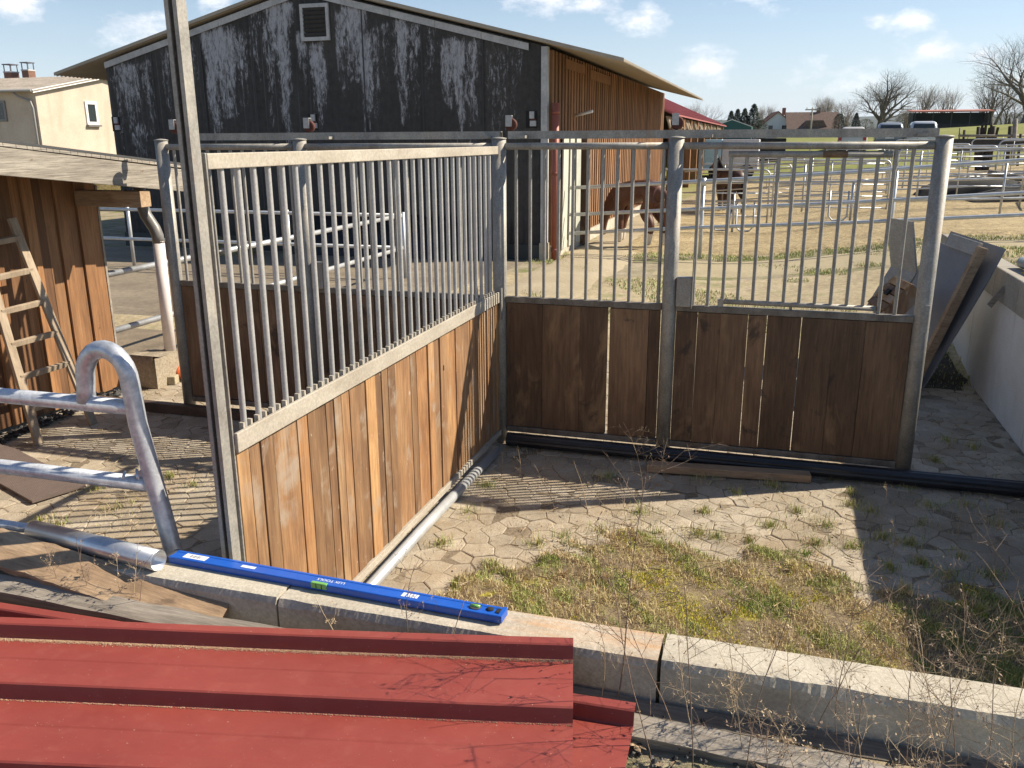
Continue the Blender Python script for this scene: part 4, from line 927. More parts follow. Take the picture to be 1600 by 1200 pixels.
for y, x0, lab in ((27.5,-2.8,'four rail tubular fence across the middle of the far arena'),(34,-2.4,'four rail tubular fence at the back of the far arena')):
    t = thing('tube_fence', lab, 'fence')
    for z in (.40,.72,1.04,1.36): trail(t, [(x0,y,T(x0,y)+z),(3,y,T(3,y)+z),(9,y,T(9,y)+z),(22,y+1,T(22,y)+z)], .024, 6)
    for k in range(8): x = x0+.4+3.1*k; obj('fence_post', MB().tube([(x,y+.04,T(x,y)),(x,y+.04,T(x,y)+1.42)], .03, 8), GALVF, t)
# corral panels: rounded frames with rails, copied
def corral_panel(L=2.9, h=1.5, rails=4):
    t = thing('corral_panel', '', 'corral panel', (0,0,0), 0, 'corral panels across the far arena')
    rr = .16; pts = [(-L/2,0,.0)]
    for k in range(6):
        a = math.pi-math.pi/2*k/5; pts.append((-L/2+rr+rr*math.cos(a),0,h-rr+rr*math.sin(a)))
    for k in range(6):
        a = math.pi/2-math.pi/2*k/5; pts.append((L/2-rr+rr*math.cos(a),0,h-rr+rr*math.sin(a)))
    pts += [(L/2,0,0)]
    obj('frame', MB().tube(pts, .024, 8), GALVF, t)
    for k in range(rails): z = .28+(h-.30)*k/rails; obj('rail', MB().tube([(-L/2,0,z),(L/2,0,z)], .018, 6), GALVF, t)
    obj('upright', MB().tube([(0,0,.28),(0,0,h)], .016, 6), GALVF, t)
    return t
cp = corral_panel(); first = True
def corral(x, y, rz_, lab):
    global first
    o = cp if first else copy_tree(cp); first = False
    o.location = (x, y, T(x, y)+.02); o.rotation_euler = (0,0,rz_); o['label'] = lab
rows = [(24.5,-3.2,4,'corral panel in the nearest far row behind the chestnut horse'),(30.5,-2.6,6,'corral panel in the second far row beyond the dark horse'),(38,-2,8,'corral panel in the third far row before the meadow'),(45,2,6,'corral panel in the farthest row before the parked cars')]
for y, x0, n, lab in rows:
    for k in range(n): corral(x0+1.5+3.0*k, y+.25*math.sin(k*2.1)+.12*k, R_(4*math.sin(k*1.7)), lab)
for k in range(3): corral(7.5+.5*k, 25.6+3.05*k, R_(80), 'corral panel running away from us at the right of the arena')
# loop feet joining two panels
for px in (1145, 1328):
    b = ony(px, 343, 22.5); t = thing('loop_feet', 'pair of rounded tube loops under the arena rail '+('left of the hatch bars' if px < 1200 else 'at the right of the hatch bars'), 'tube loops', (b.x, 22.5, T(b.x,22.5)), 0, 'tube loops in the arena')
    for s in (-1, 1): 
        pts = [(s*.10-.14*s*0,0,.75)]; x0, x1 = (s*.08, s*.50)
        pts = [(x0,0,.8),(x0,0,.20),(x0+s*.09,0,.10),(x1-s*.09,0,.10),(x1,0,.20),(x1,0,.8)]
        obj('loop', MB().tube(pts, .022, 8), GALVF, t)
    obj('joint_post', MB().tube([(0,0,.0),(0,0,1.0)], .03, 8), GALVF, t)
t = thing('tube_fence', 'two rail tubular fence in the middle of the sand arena', 'fence')
for z in (.80, 1.25): trail(t, [(-3.2,22.5,z-.02),(3,22.5,z+.10),(16,22.5,z+.62)], .026, 8)
for x in (-2.6, 4.9, 9): obj('fence_post', MB().tube([(x,22.5,T(x,22.5)),(x,22.5,T(x,22.5)+1.25)], .028, 8), GALVF, t)
# ------------------------------------------------------------------ horses
def horse_mat(name, c0, c1, sock):
    t = NT(name); sp = t.new('ShaderNodeSeparateXYZ'); t.link(t.tc.outputs['Object'], sp.inputs[0])
    c = t.ramp(t.noise(t.coord((4,4,4)), 1, 5, .6), [(.3, c0), (.7, c1)])
    k = t.math('MULTIPLY', t.math('LESS_THAN', t.math('ADD', sp.outputs[2], t.math('MULTIPLY', t.noise(t.coord((9,9,9)), 1), .12)), sock), t.math('LESS_THAN', sp.outputs[0], .8))
    k = t.math('MULTIPLY', k, t.math('GREATER_THAN', sp.outputs[2], .05))
    c = t.mix(k, c, (.62,.56,.48)); return t.out(c, .55)
def skinned(name, nodes, edges, mat, parent, sub=2):
    me = bpy.data.meshes.new(name); me.from_pydata([n[0] for n in nodes], edges, [])
    me.materials.append(mat); o = bpy.data.objects.new(name, me); COL.objects.link(o); o.parent = parent
    m = o.modifiers.new('skin', 'SKIN'); m.use_smooth_shade = True
    sv = me.skin_vertices[0].data
    for i, n in enumerate(nodes): sv[i].radius = (n[1], n[2] if len(n) > 2 else n[1]); sv[i].use_root = (i == 0)
    s = o.modifiers.new('smooth', 'SUBSURF'); s.levels = sub; s.render_levels = sub
    dg = bpy.context.evaluated_depsgraph_get(); dg.update()
    nm = bpy.data.meshes.new_from_object(o.evaluated_get(dg)); o.modifiers.clear(); o.data = nm
    for p in nm.polygons: p.use_smooth = True
    return o
def horse(label, mat, manemat, loc, rz_, grazing=True, sc=1):
    t = thing('horse', label, 'horse', loc, rz_); t.scale = (sc,)*3
    N = [((-.15,0,1.17),.27),((-.45,0,1.19),.28),((-.68,0,1.14),.20),((.15,0,1.14),.29),((.42,0,1.13),.27),((.60,0,1.12),.19)]
    if grazing: N += [((.84,0,.86),.18),((1.02,0,.60),.11),((1.09,0,.46),.105),((1.10,0,.26),.072),((1.08,0,.12),.062)]
    else: N += [((.86,0,1.35),.15),((1.04,0,1.56),.11),((1.16,0,1.55),.105),((1.34,0,1.42),.075),((1.44,0,1.34),.062)]
    Ed = [(0,1),(1,2),(0,3),(3,4),(4,5),(5,6),(6,7),(7,8),(8,9),(9,10),(2,11)]; N += [((-.82,0,1.10),.09)]
    for s, dx in ((-1, .10), (1, -.08)):
        b = len(N); N += [((.46,s*.15,.90),.16),((.46+dx*.4,s*.14,.70),.125),((.47+dx,s*.13,.42),.088),((.46+dx*1.1,s*.13,.15),.064),((.50+dx*1.1,s*.13,.03),.075)]
        Ed += [(4,b)]+[(b+k,b+k+1) for k in range(4)]
        b = len(N); N += [((-.54,s*.15,.96),.20),((-.44-dx*.4,s*.15,.74),.155),((-.69-dx,s*.14,.48),.095),((-.64-dx*1.1,s*.13,.15),.066),((-.60-dx*1.1,s*.13,.03),.075)]
        Ed += [(1,b)]+[(b+k,b+k+1) for k in range(4)]
    skinned('body', N, Ed, mat, t)
    obj('tail', MB().tube([(-.84,0,1.18),(-.95,0,1.05),(-.97,.02,.75),(-.95,.03,.42)], [.05,.075,.085,.02], 8), manemat, t)
    hd = Vector((1.02,0,.66)) if grazing else Vector((1.05,0,1.66)); m = MB()
    for s in (-1, 1): m.tube([hd+Vector((0,s*.05,-.03)), hd+Vector((.02 if grazing else 0,s*.09,.05)), hd+Vector((.06 if grazing else .02,s*.085,.13))], [.03,.032,.004], 6)
    obj('ear', m, mat, t)
    pts = [(.55,0,1.33),(.80,0,1.04),(1.0,0,.76),(1.06,0,.62)] if grazing else [(.50,0,1.33),(.74,0,1.50),(.95,0,1.70)]
    obj('mane', MB().tube(pts, [.04,.055,.05,.03][:len(pts)], 6), manemat, t)
    m = MB()
    for s in (-1, 1): m.tube([(1.14 if grazing else 1.20,s*.098,.45 if grazing else 1.60),(1.14 if grazing else 1.20,s*.106,.45 if grazing else 1.60)], .016, 8)
    obj('eye', m, BLACK, t); return t
CHEST = horse_mat('chestnut coat', (.072,.022,.011), (.12,.04,.019), .36); BAY = horse_mat('dark bay coat', (.035,.016,.010), (.07,.03,.018), .16)
horse('chestnut horse with white socks grazing beside the slatted barn wall', CHEST, flat('chestnut mane', (.14,.05,.025), .7), (-2.98,19.36,.05), R_(142))
p = ony(1140, 300, 29.0); horse('dark bay horse standing behind the corral rails right of the stall post', BAY, BLACK, (p.x, 29.0, T(p.x,29)), R_(118), False)
# ------------------------------------------------------------------ parked cars
def car(label, c, loc, rz_, hz=1.5, silver=False):
    t = thing('parked_car', label, 'car', loc, rz_, 'cars parked on the meadow')
    paint = flat('car paint', c, .18, .1, .02)
    def ring(z, hw, y0, y1, rd=.18):
        out = []
        for (sx, sy, a0) in ((1,1,0),(-1,1,90),(-1,-1,180),(1,-1,270)):
            for k in range(4):
                a = R_(a0+30*k); out.append((sx*(hw-rd)+rd*math.cos(a), (y1-rd if sy > 0 else y0+rd)+rd*math.sin(a), z))
        return out
    def loft(rs):
        m = MB(); n = len(rs[0]); m.add([p for q in rs for p in q], [(i*n+k,i*n+(k+1)%n,(i+1)*n+(k+1)%n,(i+1)*n+k) for i in range(len(rs)-1) for k in range(n)]+[tuple(range(n))[::-1], tuple((len(rs)-1)*n+k for k in range(n))], True); return m
    b = loft([ring(.22,.80,.1,4.2),ring(.32,.88,.0,4.32),(ring(.62,.90,-.04,4.36)),ring(.88,.885,-.02,4.30),ring(.97,.84,.04,4.1)])
    body = obj('body', b, paint, t)
    obj('cabin', loft([ring(.95,.83,.03,3.25),ring(1.2,.78,.12,2.85),ring(hz-.12,.70,.25,2.45),ring(hz-.03,.62,.36,2.3),ring(hz,.50,.55,2.1)]), paint, t)
    g = MB(); g.add([(-.66,.045,1.0),(.66,.045,1.0),(.58,.20,hz-.16),(-.58,.20,hz-.16),(-.66,.085,1.0),(.66,.085,1.0),(.58,.24,hz-.16),(-.58,.24,hz-.16)], [(0,1,2,3),(7,6,5,4),(0,4,5,1),(1,5,6,2),(2,6,7,3),(3,7,4,0)]); obj('rear_window', g, GLASS, t)
    for s in (-1, 1):
        g = MB(); g.prism([(.45,1.0),(2.8,1.0),(2.3,hz-.17),(.55,hz-.17)], 0, s*.80-.012, s*.80+.012); obj('side_window', g, GLASS, t, rot=None)
        obj('tail_light', MB().box(s*.74-.10,s*.74+.10,-.065,.05,.68,.92), REDL, t)
        for yy in (.75, 3.45):
            w = obj('wheel', MB().tube([(s*.70,yy,.31),(s*.89,yy,.31)], .31, 18), BLACK, t); obj('rim', MB().tube([(s*.885,yy,.31),(s*.90,yy,.31)], .19, 14), GALVF, w)
    obj('bumper', MB().box(-.80,.80,-.085,.02,.34,.52), flat('bumper', tuple(v*.5 for v in c), .4), t, bevel=.02)
    obj('number_plate', MB().box(-.26,.26,-.10,-.086,.56,.67), WHITE, t)
for px, d, c, hz, lab in ((1331,57,(.60,.58,.54),1.52,'pale beige car parked leftmost of three on the meadow'),(1389,58,(.30,.34,.39),1.58,'silver grey car parked between two others on the meadow'),(1441,56,(.55,.58,.62),1.66,'white car parked rightmost of three near the end stall post')):
    p = at(px, 225, d); car(lab, c, (p.x, p.y, T(p.x,p.y)+.02), R_(-4), hz)
# ------------------------------------------------------------------ far buildings
def simple_house(name, lab, px, d, w, dep, ev, rg, wallm, roofm, rz_=0, gable_front=True, wins=(), zoff=0, chim=None):
    p = at(px, 205, d); t = thing(name, lab, 'house', (p.x,p.y,T(p.x,p.y)+zoff), rz_)
    m = MB()
    if gable_front: m.prism([(-w/2,0),(w/2,0),(w/2,ev),(0,rg),(-w/2,ev)], 1, 0, dep)
    else: m.prism([(0,0),(dep,0),(dep,ev),(dep/2,rg),(0,ev)], 0, -w/2, w/2)
    obj('wall', m, wallm, t)
    k = (rg-ev)/(w/2 if gable_front else dep/2); o = .35; m = MB()
    if gable_front: m.prism([(-w/2-o,ev-o*k),(0,rg),(w/2+o,ev-o*k),(w/2+o,ev-o*k+.22),(0,rg+.22),(-w/2-o,ev-o*k+.22)], 1, -.3, dep+.3)
    else: m.prism([(-o,ev-o*k),(dep/2,rg),(dep+o,ev-o*k),(dep+o,ev-o*k+.22),(dep/2,rg+.22),(-o,ev-o*k+.22)], 0, -w/2-.4, w/2+.4)
    rf = obj('roof', m, roofm, t)
    if chim: obj('chimney', MB().box(chim-.3,chim+.3,dep/2-.3,dep/2+.3,rg-.4,rg+.9), BRICK, rf)
    for (x, z) in wins: house_window(t, (x,0,z), (1,0,0), 1.0, 1.2, (0,-1,0), .1)
    return t
simple_house('gabled_house', 'white gabled house among the far trees', 1214, 165, 7.2, 9, 3.0, 5.9, WHITEB, TILE, R_(8), True, ((-1.2,3.1),(1.2,3.1),(-2.4,1.0),(2.4,1.0)), -1.1, 1.6)
ho = simple_house('broad_roofed_house', 'white house with a broad brown tiled roof beside the utility pole', 1271, 160, 8.4, 9, 2.2, 5.2, WHITEB, TILEB, R_(6), False, ((-2.5,1.25),(-.9,1.25),(.3,1.25),(2.6,1.25)), -1.0, 1.2)
m = MB(); m.prism([(-1.9,2.8),(-1.2,3.9),(1.6,3.9),(2.3,2.8)], 1, .45, 2.5); obj('dormer', m, TILEB, ho)
simple_house('distant_house', 'small red roofed house far off behind the red stable roof', 1118, 210, 7, 8, 2.6, 4.9, flat('brick red wall', (.25,.16,.12), .9), TILE, R_(-10), False, (), 1.2)
# sports stand
p = at(1486, 196, 96); t = thing('open_shelter', 'long low dark shelter with a thin red roof edge on the meadow', 'shelter', (p.x,p.y,T(p.x,p.y)-.1), R_(2)); wS = 7.6
obj('back_wall', MB().box(-wS/2,wS/2,3.0,3.1,0,1.75), flat('dark green boards', (.022,.042,.038), .9), t); obj('side_wall', MB().box(-wS/2-.05,-wS/2,0,3,0,1.7), flat('dark boards', (.03,.03,.03), .9), t); obj('side_wall', MB().box(wS/2,wS/2+.05,0,3,0,1.7), flat('grey boards', (.15,.15,.14), .9), t)
m = MB(); m.prism([(-.4,1.72),(3.3,1.95),(3.3,2.07),(-.4,1.84)], 0, -wS/2-.25, wS/2+.25); obj('roof', m, flat('red roof metal', (.36,.13,.09), .7), t)
for k in range(5): obj('post', MB().box(-wS/2+.1+k*1.8,-wS/2+.2+k*1.8,-.05,.05,0,1.75), flat('dark post', (.05,.05,.05), .9), t)
obj('counter', MB().box(-wS/2+.1,wS/2-.1,-.02,.02,0,.55), flat('dark boards', (.03,.03,.03), .9), t)
# red roofed stable behind the barn
t = thing('red_roofed_stable', 'open timber stable with a red metal roof behind the barn', 'stable', (0,0,0))
def sz(x): return 3.22+.43*(-4.1-x)
m = MB(); m.add([(x,y,sz(x)+dz) for dz in (0,.06) for x, y in ((-10,34.6),(-4.1,34.6),(-4.1,69),(-10,69))], [(0,3,2,1),(4,5,6,7),(0,1,5,4),(1,2,6,5),(2,3,7,6),(3,0,4,7)])
for k in range(70): y = 34.8+.49*k; m.obox((-7.05,y,sz(-7.05)+.075), (2.95,0,-.43*2.95), (0,.03,0), (0,0,.02))
obj('roof', m, flat('red metal roof', (.36,.105,.10), .45, 0, .05, 1), t)
obj('back_wall', MB().box(-10,-9.8,34.7,69,0,5.6), flat('dark timber', (.06,.035,.02), .9), t)
m = MB(); m.prism([(-9.8,0),(-4.5,0),(-4.5,3.3),(-9.8,5.6)], 1, 68.5, 68.7); obj('end_wall', m, flat('dark timber', (.06,.035,.02), .9), t)
for y in (37.5, 40.2, 43.5, 47, 51, 55.5, 61, 67): obj('timber_post', MB().box(-4.55,-4.2,y-.18,y+.18,0,3.2), LARCH, t)
for y in (38.8, 42): obj('board_screen', MB().box(-4.6,-4.5,y-.8,y+.8,0,1.9), LARCH, t)
m = MB(); r = random.Random(6)
for k in range(80): m.beam((-4.35,34.9+.42*k,3.18),(-4.2,34.95+.42*k+r.gauss(0,.1),2.85-r.random()*.25),.06,.06)
obj('eave_lattice', m, LADW, t)
p = at(1148, 222, 47); t = thing('box_trailer', 'long white box trailer parked behind the arena', 'trailer', (p.x,p.y,T(p.x,p.y)-.05))
obj('box', MB().box(-.62,1.25,0,2.2,.45,2.05), flat('trailer white', (.62,.60,.64), .5), t, bevel=.03); obj('door', MB().box(-1.55,-.65,.0,2.2,.45,2.05), flat('trailer pale blue', (.42,.62,.74), .4), t, bevel=.03)
m = MB(); m.tube([(-.9,-.05,.4),(-.9,.25,.4)], .38, 16); m.tube([(.7,-.05,.4),(.7,.25,.4)], .38, 16); obj('wheel', m, BLACK, t)
p = at(1143, 205, 75); t = thing('teal_tent', 'low teal tarpaulin tent with pale edge beside the dark firs', 'tent', (p.x,p.y,T(p.x,p.y)+.35))
m = MB(); m.prism([(-1.6,0),(1.6,0),(1.6,.95),(0,1.5),(-1.6,.95)], 1, 0, 3); obj('cover', m, TARP, t)
m = MB(); m.beam((-1.65,-.03,.95),(0,-.03,1.53),.06,.09,(0,1,0)); m.beam((0,-.03,1.53),(1.65,-.03,.95),.06,.09,(0,1,0)); obj('edge', m, WHITE, t)
p = at(1205, 216, 55); t = thing('dark_trailer', 'small dark cart standing right of the white trailer', 'cart', (p.x,p.y,T(p.x,p.y)-.1)); obj('box', MB().box(-.9,.9,0,1.5,.5,1.5), BLACK, t, bevel=.04)
m = MB(); m.tube([(-.95,.7,.35),(.95,.7,.35)], .35, 14); obj('wheel', m, flat('dark tyre', (.02,.02,.02), .9), t)
def upole(px, top, d, lab, w=.13, bars=1):
    p = at(px, 210, d); q = at(px, top, d); z0 = T(p.x,p.y); t = thing('utility_pole', lab, 'pole', (p.x,p.y,z0-.2))
    obj('pole', MB().tube([(0,0,0),(0,0,q.z-z0+.2)], [w,w*.7], 8), flat('grey pole', (.33,.31,.28), .9), t)
    if bars: m = MB(); m.box(-.9,.9,-.06,.06,q.z-z0-.15,q.z-z0); m.box(-.75,-.65,-.05,.05,q.z-z0,q.z-z0+.2); m.box(.65,.75,-.05,.05,q.z-z0,q.z-z0+.2); obj('cross_arm', m, flat('grey pole', (.33,.31,.28), .9), t)
upole(1266, 168, 120, 'grey utility pole with a cross arm before the broad brown roof')
# timber posts and black stack on the right rise
DT = flat('old dark timber', (.045,.036,.028), .9, 0, .4, 3)
for px, ptop, pb, d, w, lab in ((1507,203,222,40,.10,'short leaning post left of the dark timber bundle'),(1529,198,222,38,.13,'dark post at the left of the timber bundle'),(1553,197,222,38,.12,'dark post at the right of the timber bundle'),(1579,197,222,39,.16,'thick dark fence post right of the timber bundle'),(1587,186,228,38,.17,'tall grey leaning post on the right rise'),(1595,209,228,37,.10,'short dark post at the right picture edge'),(1500,200,224,40,.06,'thin pale rod beside the right stall post')):
    p, q = at(px-2, pb+8, d), at(px, ptop, d); t = thing('meadow_post', lab, 'post', (p.x,p.y,p.z), 0, 'posts on the right rise')
    obj('post', MB().tube([(0,0,-.6),q-p], w*.55, 8), DT if 'grey' not in lab and 'pale' not in lab else GREYW, t)
p = at(1540, 222, 39); t = thing('timber_bundle', 'bundle of dark upright timbers leaning together on the meadow edge', 'timber', (p.x,p.y,p.z))
r = random.Random(4); q = at(1540,197,39)
for k in range(9): x = -.28+.07*k; obj('timber', MB().beam((x*.9,r.uniform(-.15,.15),-1.2),(x*1.1+r.uniform(-.03,.12),r.uniform(-.1,.1),q.z-p.z+r.uniform(-.1,.06)),.09,.09,(1,0,0)), DT, t)
t = thing('board_fence', 'low fence of black boards and rails along the right meadow edge', 'fence')
for k, (d, z0, z1) in enumerate(((36,228,217),(35,236,230))):
    a, b = at(1490, z0, d), at(1640, z0-2, d+1); c_ = at(1490, z1, d); obj('board', MB().beam((a.x,a.y,(a.z+c_.z)/2),(b.x,b.y,(b.z+c_.z)/2),.06,abs(c_.z-a.z)), BLACK, t)
a, b = at(1498, 212, 37.5), at(1640, 212, 38.5); obj('rail', MB().tube([a,b], .05, 8), GREYW, t)
def lump(name, lab, px, py, d, sx, sy, sz, mat, cat):
    p = at(px, py, d); m = MB(); m.grid(16, 12, lambda i, j: (sx*(i/15-.5), sy*(j/11-.5), sz*(sn(math.pi*i/15)*sn(math.pi*j/11))**.45*(1+.12*nz1(i+j*1.7))-.05))
    return tag(obj(name, m, mat, loc=(p.x,p.y,T(p.x,p.y)), fix=False), lab, cat)
lump('black_bale_heap', 'low heap of black wrapped bales behind the right corral rails', 1530, 276, 27, 3.6, 1.6, .6, BLACK, 'bales')
lump('black_bale_heap', 'dark heap at the right picture edge behind the tubular fence', 1605, 300, 24, 3.0, 1.6, .45, BLACK, 'bales')
tag(obj('log', MB().tube([at(1545,270,25),at(1625,283,24)], .09, 8), GREYW), 'pale log lying slanted over the black heap at the right', 'log')
# ------------------------------------------------------------------ trees
BARK = flat('grey brown bark', (.115,.098,.08), .95, 0, .3, 2); BARK2 = flat('light twig bark', (.22,.185,.15), .95, 0, .3, 2)
def bare_tree(name, lab, px, base_py, top_py, d, seed, spread=1.0, levels=6, nch=3, mat=BARK, group='bare trees along the horizon', stems=1, up_=.25, tf=.20, pos=None, tall=0):
    p = Vector(pos) if pos else at(px, base_py, d); top_ = at(px, top_py, d); z0 = pos[2] if pos else T(p.x,p.y)-.3; h = tall or top_.z-z0; r = random.Random(seed)
    t = thing(name, lab, 'tree', (p.x,p.y,z0), 0, group); tr, cr = MB(), MB(); tw_min = .0016
    def br(pos, dr, L, rad, lv):
        pts = [pos]; dd = dr.copy(); ns = 3 if lv < 4 else 2
        for k in range(ns):
            dd = (dd+Vector((r.gauss(0,.13),r.gauss(0,.13),r.gauss(0,.08)+up_*.25))).normalized(); pts.append(pts[-1]+dd*(L/ns))
        m = tr if lv == 0 else cr; rs = [max(tw_min if pos else .0075*d/140, rad*(1-.35*k/ns)) for k in range(ns+1)]
        m.tube(pts, rs, 6 if lv < 2 else (4 if lv < 4 else 3), caps=False)
        if lv >= levels: return
        n = nch+(4 if lv == 0 and stems == 1 else 1 if lv < 2 or (stems == 1 and lv == 2) else 0)
        for k in range(n):
            a = 2*math.pi*(k+r.random()*.8)/n; f = 1.0 if k == 0 else r.uniform(.45,1.0)
            i = min(ns-1, int(f*ns)); q = pts[i].lerp(pts[i+1], f*ns-i) if f < 1 else pts[-1]
            u = dd.cross(Vector((0,0,1)));
            if u.length < .1: u = Vector((1,0,0))
            u.normalize(); v = dd.cross(u); sp_ = spread*(r.uniform(.15,.35) if k == 0 else r.uniform(.5,1.0))
            nd = (dd+(u*math.cos(a)+v*math.sin(a))*sp_+Vector((0,0,up_*.3))).normalized()
            br(q, nd, L*r.uniform(.66,.84), rs[-1]*(.82 if k == 0 else .6), lv+1)
    for s in range(stems): 
        o = Vector((r.gauss(0,.35)*(stems > 1), r.gauss(0,.35)*(stems > 1), 0)); br(o, Vector((r.gauss(0,.05+.12*(stems > 1)), r.gauss(0,.05), 1)).normalized(), h*tf, h*(.012 if pos else .030)/(stems**.4), 0)
    zs = max(v[2] for v in cr.v); k = h/zs
    for m in (tr, cr): m.v = [(a*k, b*k, c*k) for a, b, c in m.v]
    obj('trunk', tr, mat, t); obj('crown', cr, mat, t, fix=False); return t
bare_tree('oak_tree', 'large solitary bare oak with a broad round crown behind the cars', 1375, 200, 105, 150, 5, 1.4, 6, 3, up_=.10, tf=.14)
bare_tree('bare_tree', 'slim bare tree left of the low shelter roof', 1440, 196, 127, 170, 5, .7, 5, 3, BARK2, stems=2)
bare_tree('bare_tree', 'slim bare tree rising behind the middle of the low shelter', 1478, 196, 126, 165, 8, .8, 5, 3, BARK2, stems=3)
bare_tree('bare_tree', 'bare tree behind the right end of the low shelter', 1530, 194, 132, 150, 9, .9, 5, 3, BARK, stems=2)
bare_tree('bare_tree', 'bare bushy tree beside the right end of the shelter', 1550, 192, 100, 130, 12, 1.0, 5, 3, BARK, stems=3)
bare_tree('bare_tree', 'tall bare willow reaching in from the right picture edge', 1600, 194, 44, 112, 14, 1.35, 6, 3, BARK, stems=2, up_=.1)
bare_tree('bare_tree', 'bare tree behind the broad brown roof', 1292, 200, 144, 185, 16, .8, 6, 3, BARK2)
bare_tree('bare_tree', 'small bare tree left of the oak', 1322, 200, 152, 180, 18, 1.0, 5, 3, BARK2, stems=3)
bare_tree('bare_tree', 'thin bare tree right of the dark firs', 1191, 205, 158, 170, 20, .6, 6, 3, BARK2, stems=2)
bare_tree('bare_tree', 'pale bare tree above the red stable roof', 1077, 200, 152, 190, 22, .9, 6, 3, BARK2, stems=2)
bare_tree('bare_tree', 'low bare tree between the oak and the shelter', 1415, 200, 160, 175, 24, 1.1, 5, 3, BARK2, stems=4)
bare_tree('bare_tree', 'low bare scrub right of the shelter', 1580, 194, 138, 125, 26, 1.1, 5, 3, BARK, stems=4)
FIR = gen('dark fir needles', [(.3,(.012,.028,.016)),(.7,(.035,.065,.035))], (1,1,1), .9, 0, 0, 0, (3,3,3), .3, tint=[(0,(.5,.5,.5)),(1,(1.4,1.4,1.3))])
OLIVE = gen('olive shrub twigs', [(.3,(.05,.05,.025)),(.7,(.11,.105,.055))], (1,1,1), .9, 0, 0, 0, (3,3,3), .3, tint=[(0,(.5,.5,.5)),(1,(1.3,1.3,1.2))])
def fir(lab, px, top, d, w, seed, mat=FIR, name='fir_tree', group='dark evergreens by the far houses', rnd=False):
    p = at(px, 205, d); q = at(px, top, d); z0 = T(p.x,p.y)-.2; h = q.z-z0; r = random.Random(seed); hw = w/1345*d/2
    t = thing(name, lab, 'tree', (p.x,p.y,z0), 0, group); obj('trunk', MB().tube([(0,0,0),(0,0,h*.95)], [hw*.10,.02], 6), BARK, t); m = MB()
    for k in range(3600):
        f = r.random()**1.25; z = h*(.04+.96*f); R = hw*((1-f)**.75 if not rnd else math.sqrt(max(0, 1-(2*f-1)**2))*.95+.05)*(.72+.28*abs(math.sin(f*31+r.gauss(0,.2))))*math.sqrt(r.uniform(.25,1))
        a = r.uniform(0, 6.283); c = Vector((R*math.cos(a), R*math.sin(a), z)); s = h*.030*r.uniform(.6,1.4)
        o = Vector((math.cos(a),math.sin(a),-.35 if not rnd else r.uniform(-.3,.8))).normalized(); sd = Vector((-math.sin(a),math.cos(a),r.gauss(0,.4))).normalized()
        m.add([c-sd*s*.5,c+sd*s*.5,c+o*s*1.5], [(0,1,2)], tint=r.random())
    obj('crown', m, mat, t, fix=False)
fir('dark fir at the left end of the evergreen group', 1141, 173, 140, 30, 1); fir('dark fir second from left in the evergreen group', 1151, 170, 144, 30, 2); fir('dark fir in the middle of the evergreen group', 1162, 169, 141, 34, 12); fir('tallest dark fir at the right of the evergreen group', 1176, 162, 140, 42, 3)
fir('dark conical yew between the brown roof and the oak', 1336, 176, 150, 22, 4); fir('olive rounded shrub tree at the right gable of the brown roof', 1310, 178, 150, 20, 5, OLIVE, 'shrub_tree', 'shrubs along the horizon', True)
fir('olive brown scrub right of the oak', 1412, 178, 165, 34, 6, OLIVE, 'shrub_tree', 'shrubs along the horizon', True); fir('olive brown scrub under the right willow', 1575, 176, 120, 60, 7, OLIVE, 'shrub_tree', 'shrubs along the horizon', True); fir('olive brown scrub left of the white gabled house', 1188, 188, 160, 24, 8, OLIVE, 'shrub_tree', 'shrubs along the horizon', True)
fir('pale olive scrub at the right picture edge', 1602, 172, 118, 40, 10, OLIVE, 'shrub_tree', 'shrubs along the horizon', True); fir('low scrub between the yew and the oak', 1352, 186, 160, 30, 11, OLIVE, 'shrub_tree', 'shrubs along the horizon', True)
# ------------------------------------------------------------------ grass, moss and litter
def blades(name, lab, P, h, w, tint, mat, seed=0, lean=.7, cat='grass'):
    r = np.random.RandomState(seed); n = len(P); a = r.uniform(0, 6.283, n); b = r.uniform(0, 6.283, n); ln = np.abs(r.normal(0, lean, n))
    d = np.stack([np.cos(a), np.sin(a), np.zeros(n)], 1); s = np.stack([np.cos(b), np.sin(b), np.zeros(n)], 1)
    upv = np.stack([np.zeros(n), np.zeros(n), np.ones(n)], 1)
    hh = h[:, None]; k = 1/np.sqrt(1+ln**2)[:, None]
    mid = P+(upv*.62+d*(ln*.30)[:, None])*hh*k; tip = P+(upv*.85+d*ln[:, None])*hh*k
    ww = w[:, None]*s/2
    V = np.stack([P-ww, P+ww, mid+ww*.7, mid-ww*.7, tip], 1).reshape(-1, 3)
    base = np.arange(n)*5
    quads = np.stack([base, base+1, base+2, base+3], 1); tris = np.stack([base+3, base+2, base+4], 1)
    me = bpy.data.meshes.new(name); me.vertices.add(n*5); me.vertices.foreach_set('co', V.ravel())
    loops = np.concatenate([quads.ravel(), tris.ravel()]); me.loops.add(len(loops)); me.loops.foreach_set('vertex_index', loops)
    me.polygons.add(2*n); st = np.concatenate([np.arange(n)*4, 4*n+np.arange(n)*3]); me.polygons.foreach_set('loop_start', st)
    at_ = me.attributes.new('tint', 'FLOAT', 'POINT'); at_.data.foreach_set('value', np.repeat(tint, 5).astype(np.float32))
    me.update(calc_edges=True); me.validate()
    o = obj(name, me, mat, kind='stuff'); o['label'] = lab; o['category'] = cat; return o
gt = NT('grass blades'); c = gt.ramp(gt.attr(), [(0,(.44,.32,.18)),(.30,(.62,.51,.29)),(.5,(.46,.43,.17)),(.7,(.25,.31,.075)),(.86,(.13,.25,.04)),(.93,(.50,.47,.05)),(1,(.60,.50,.05))]); GRASS = gt.out(c, .7, 0, .3)
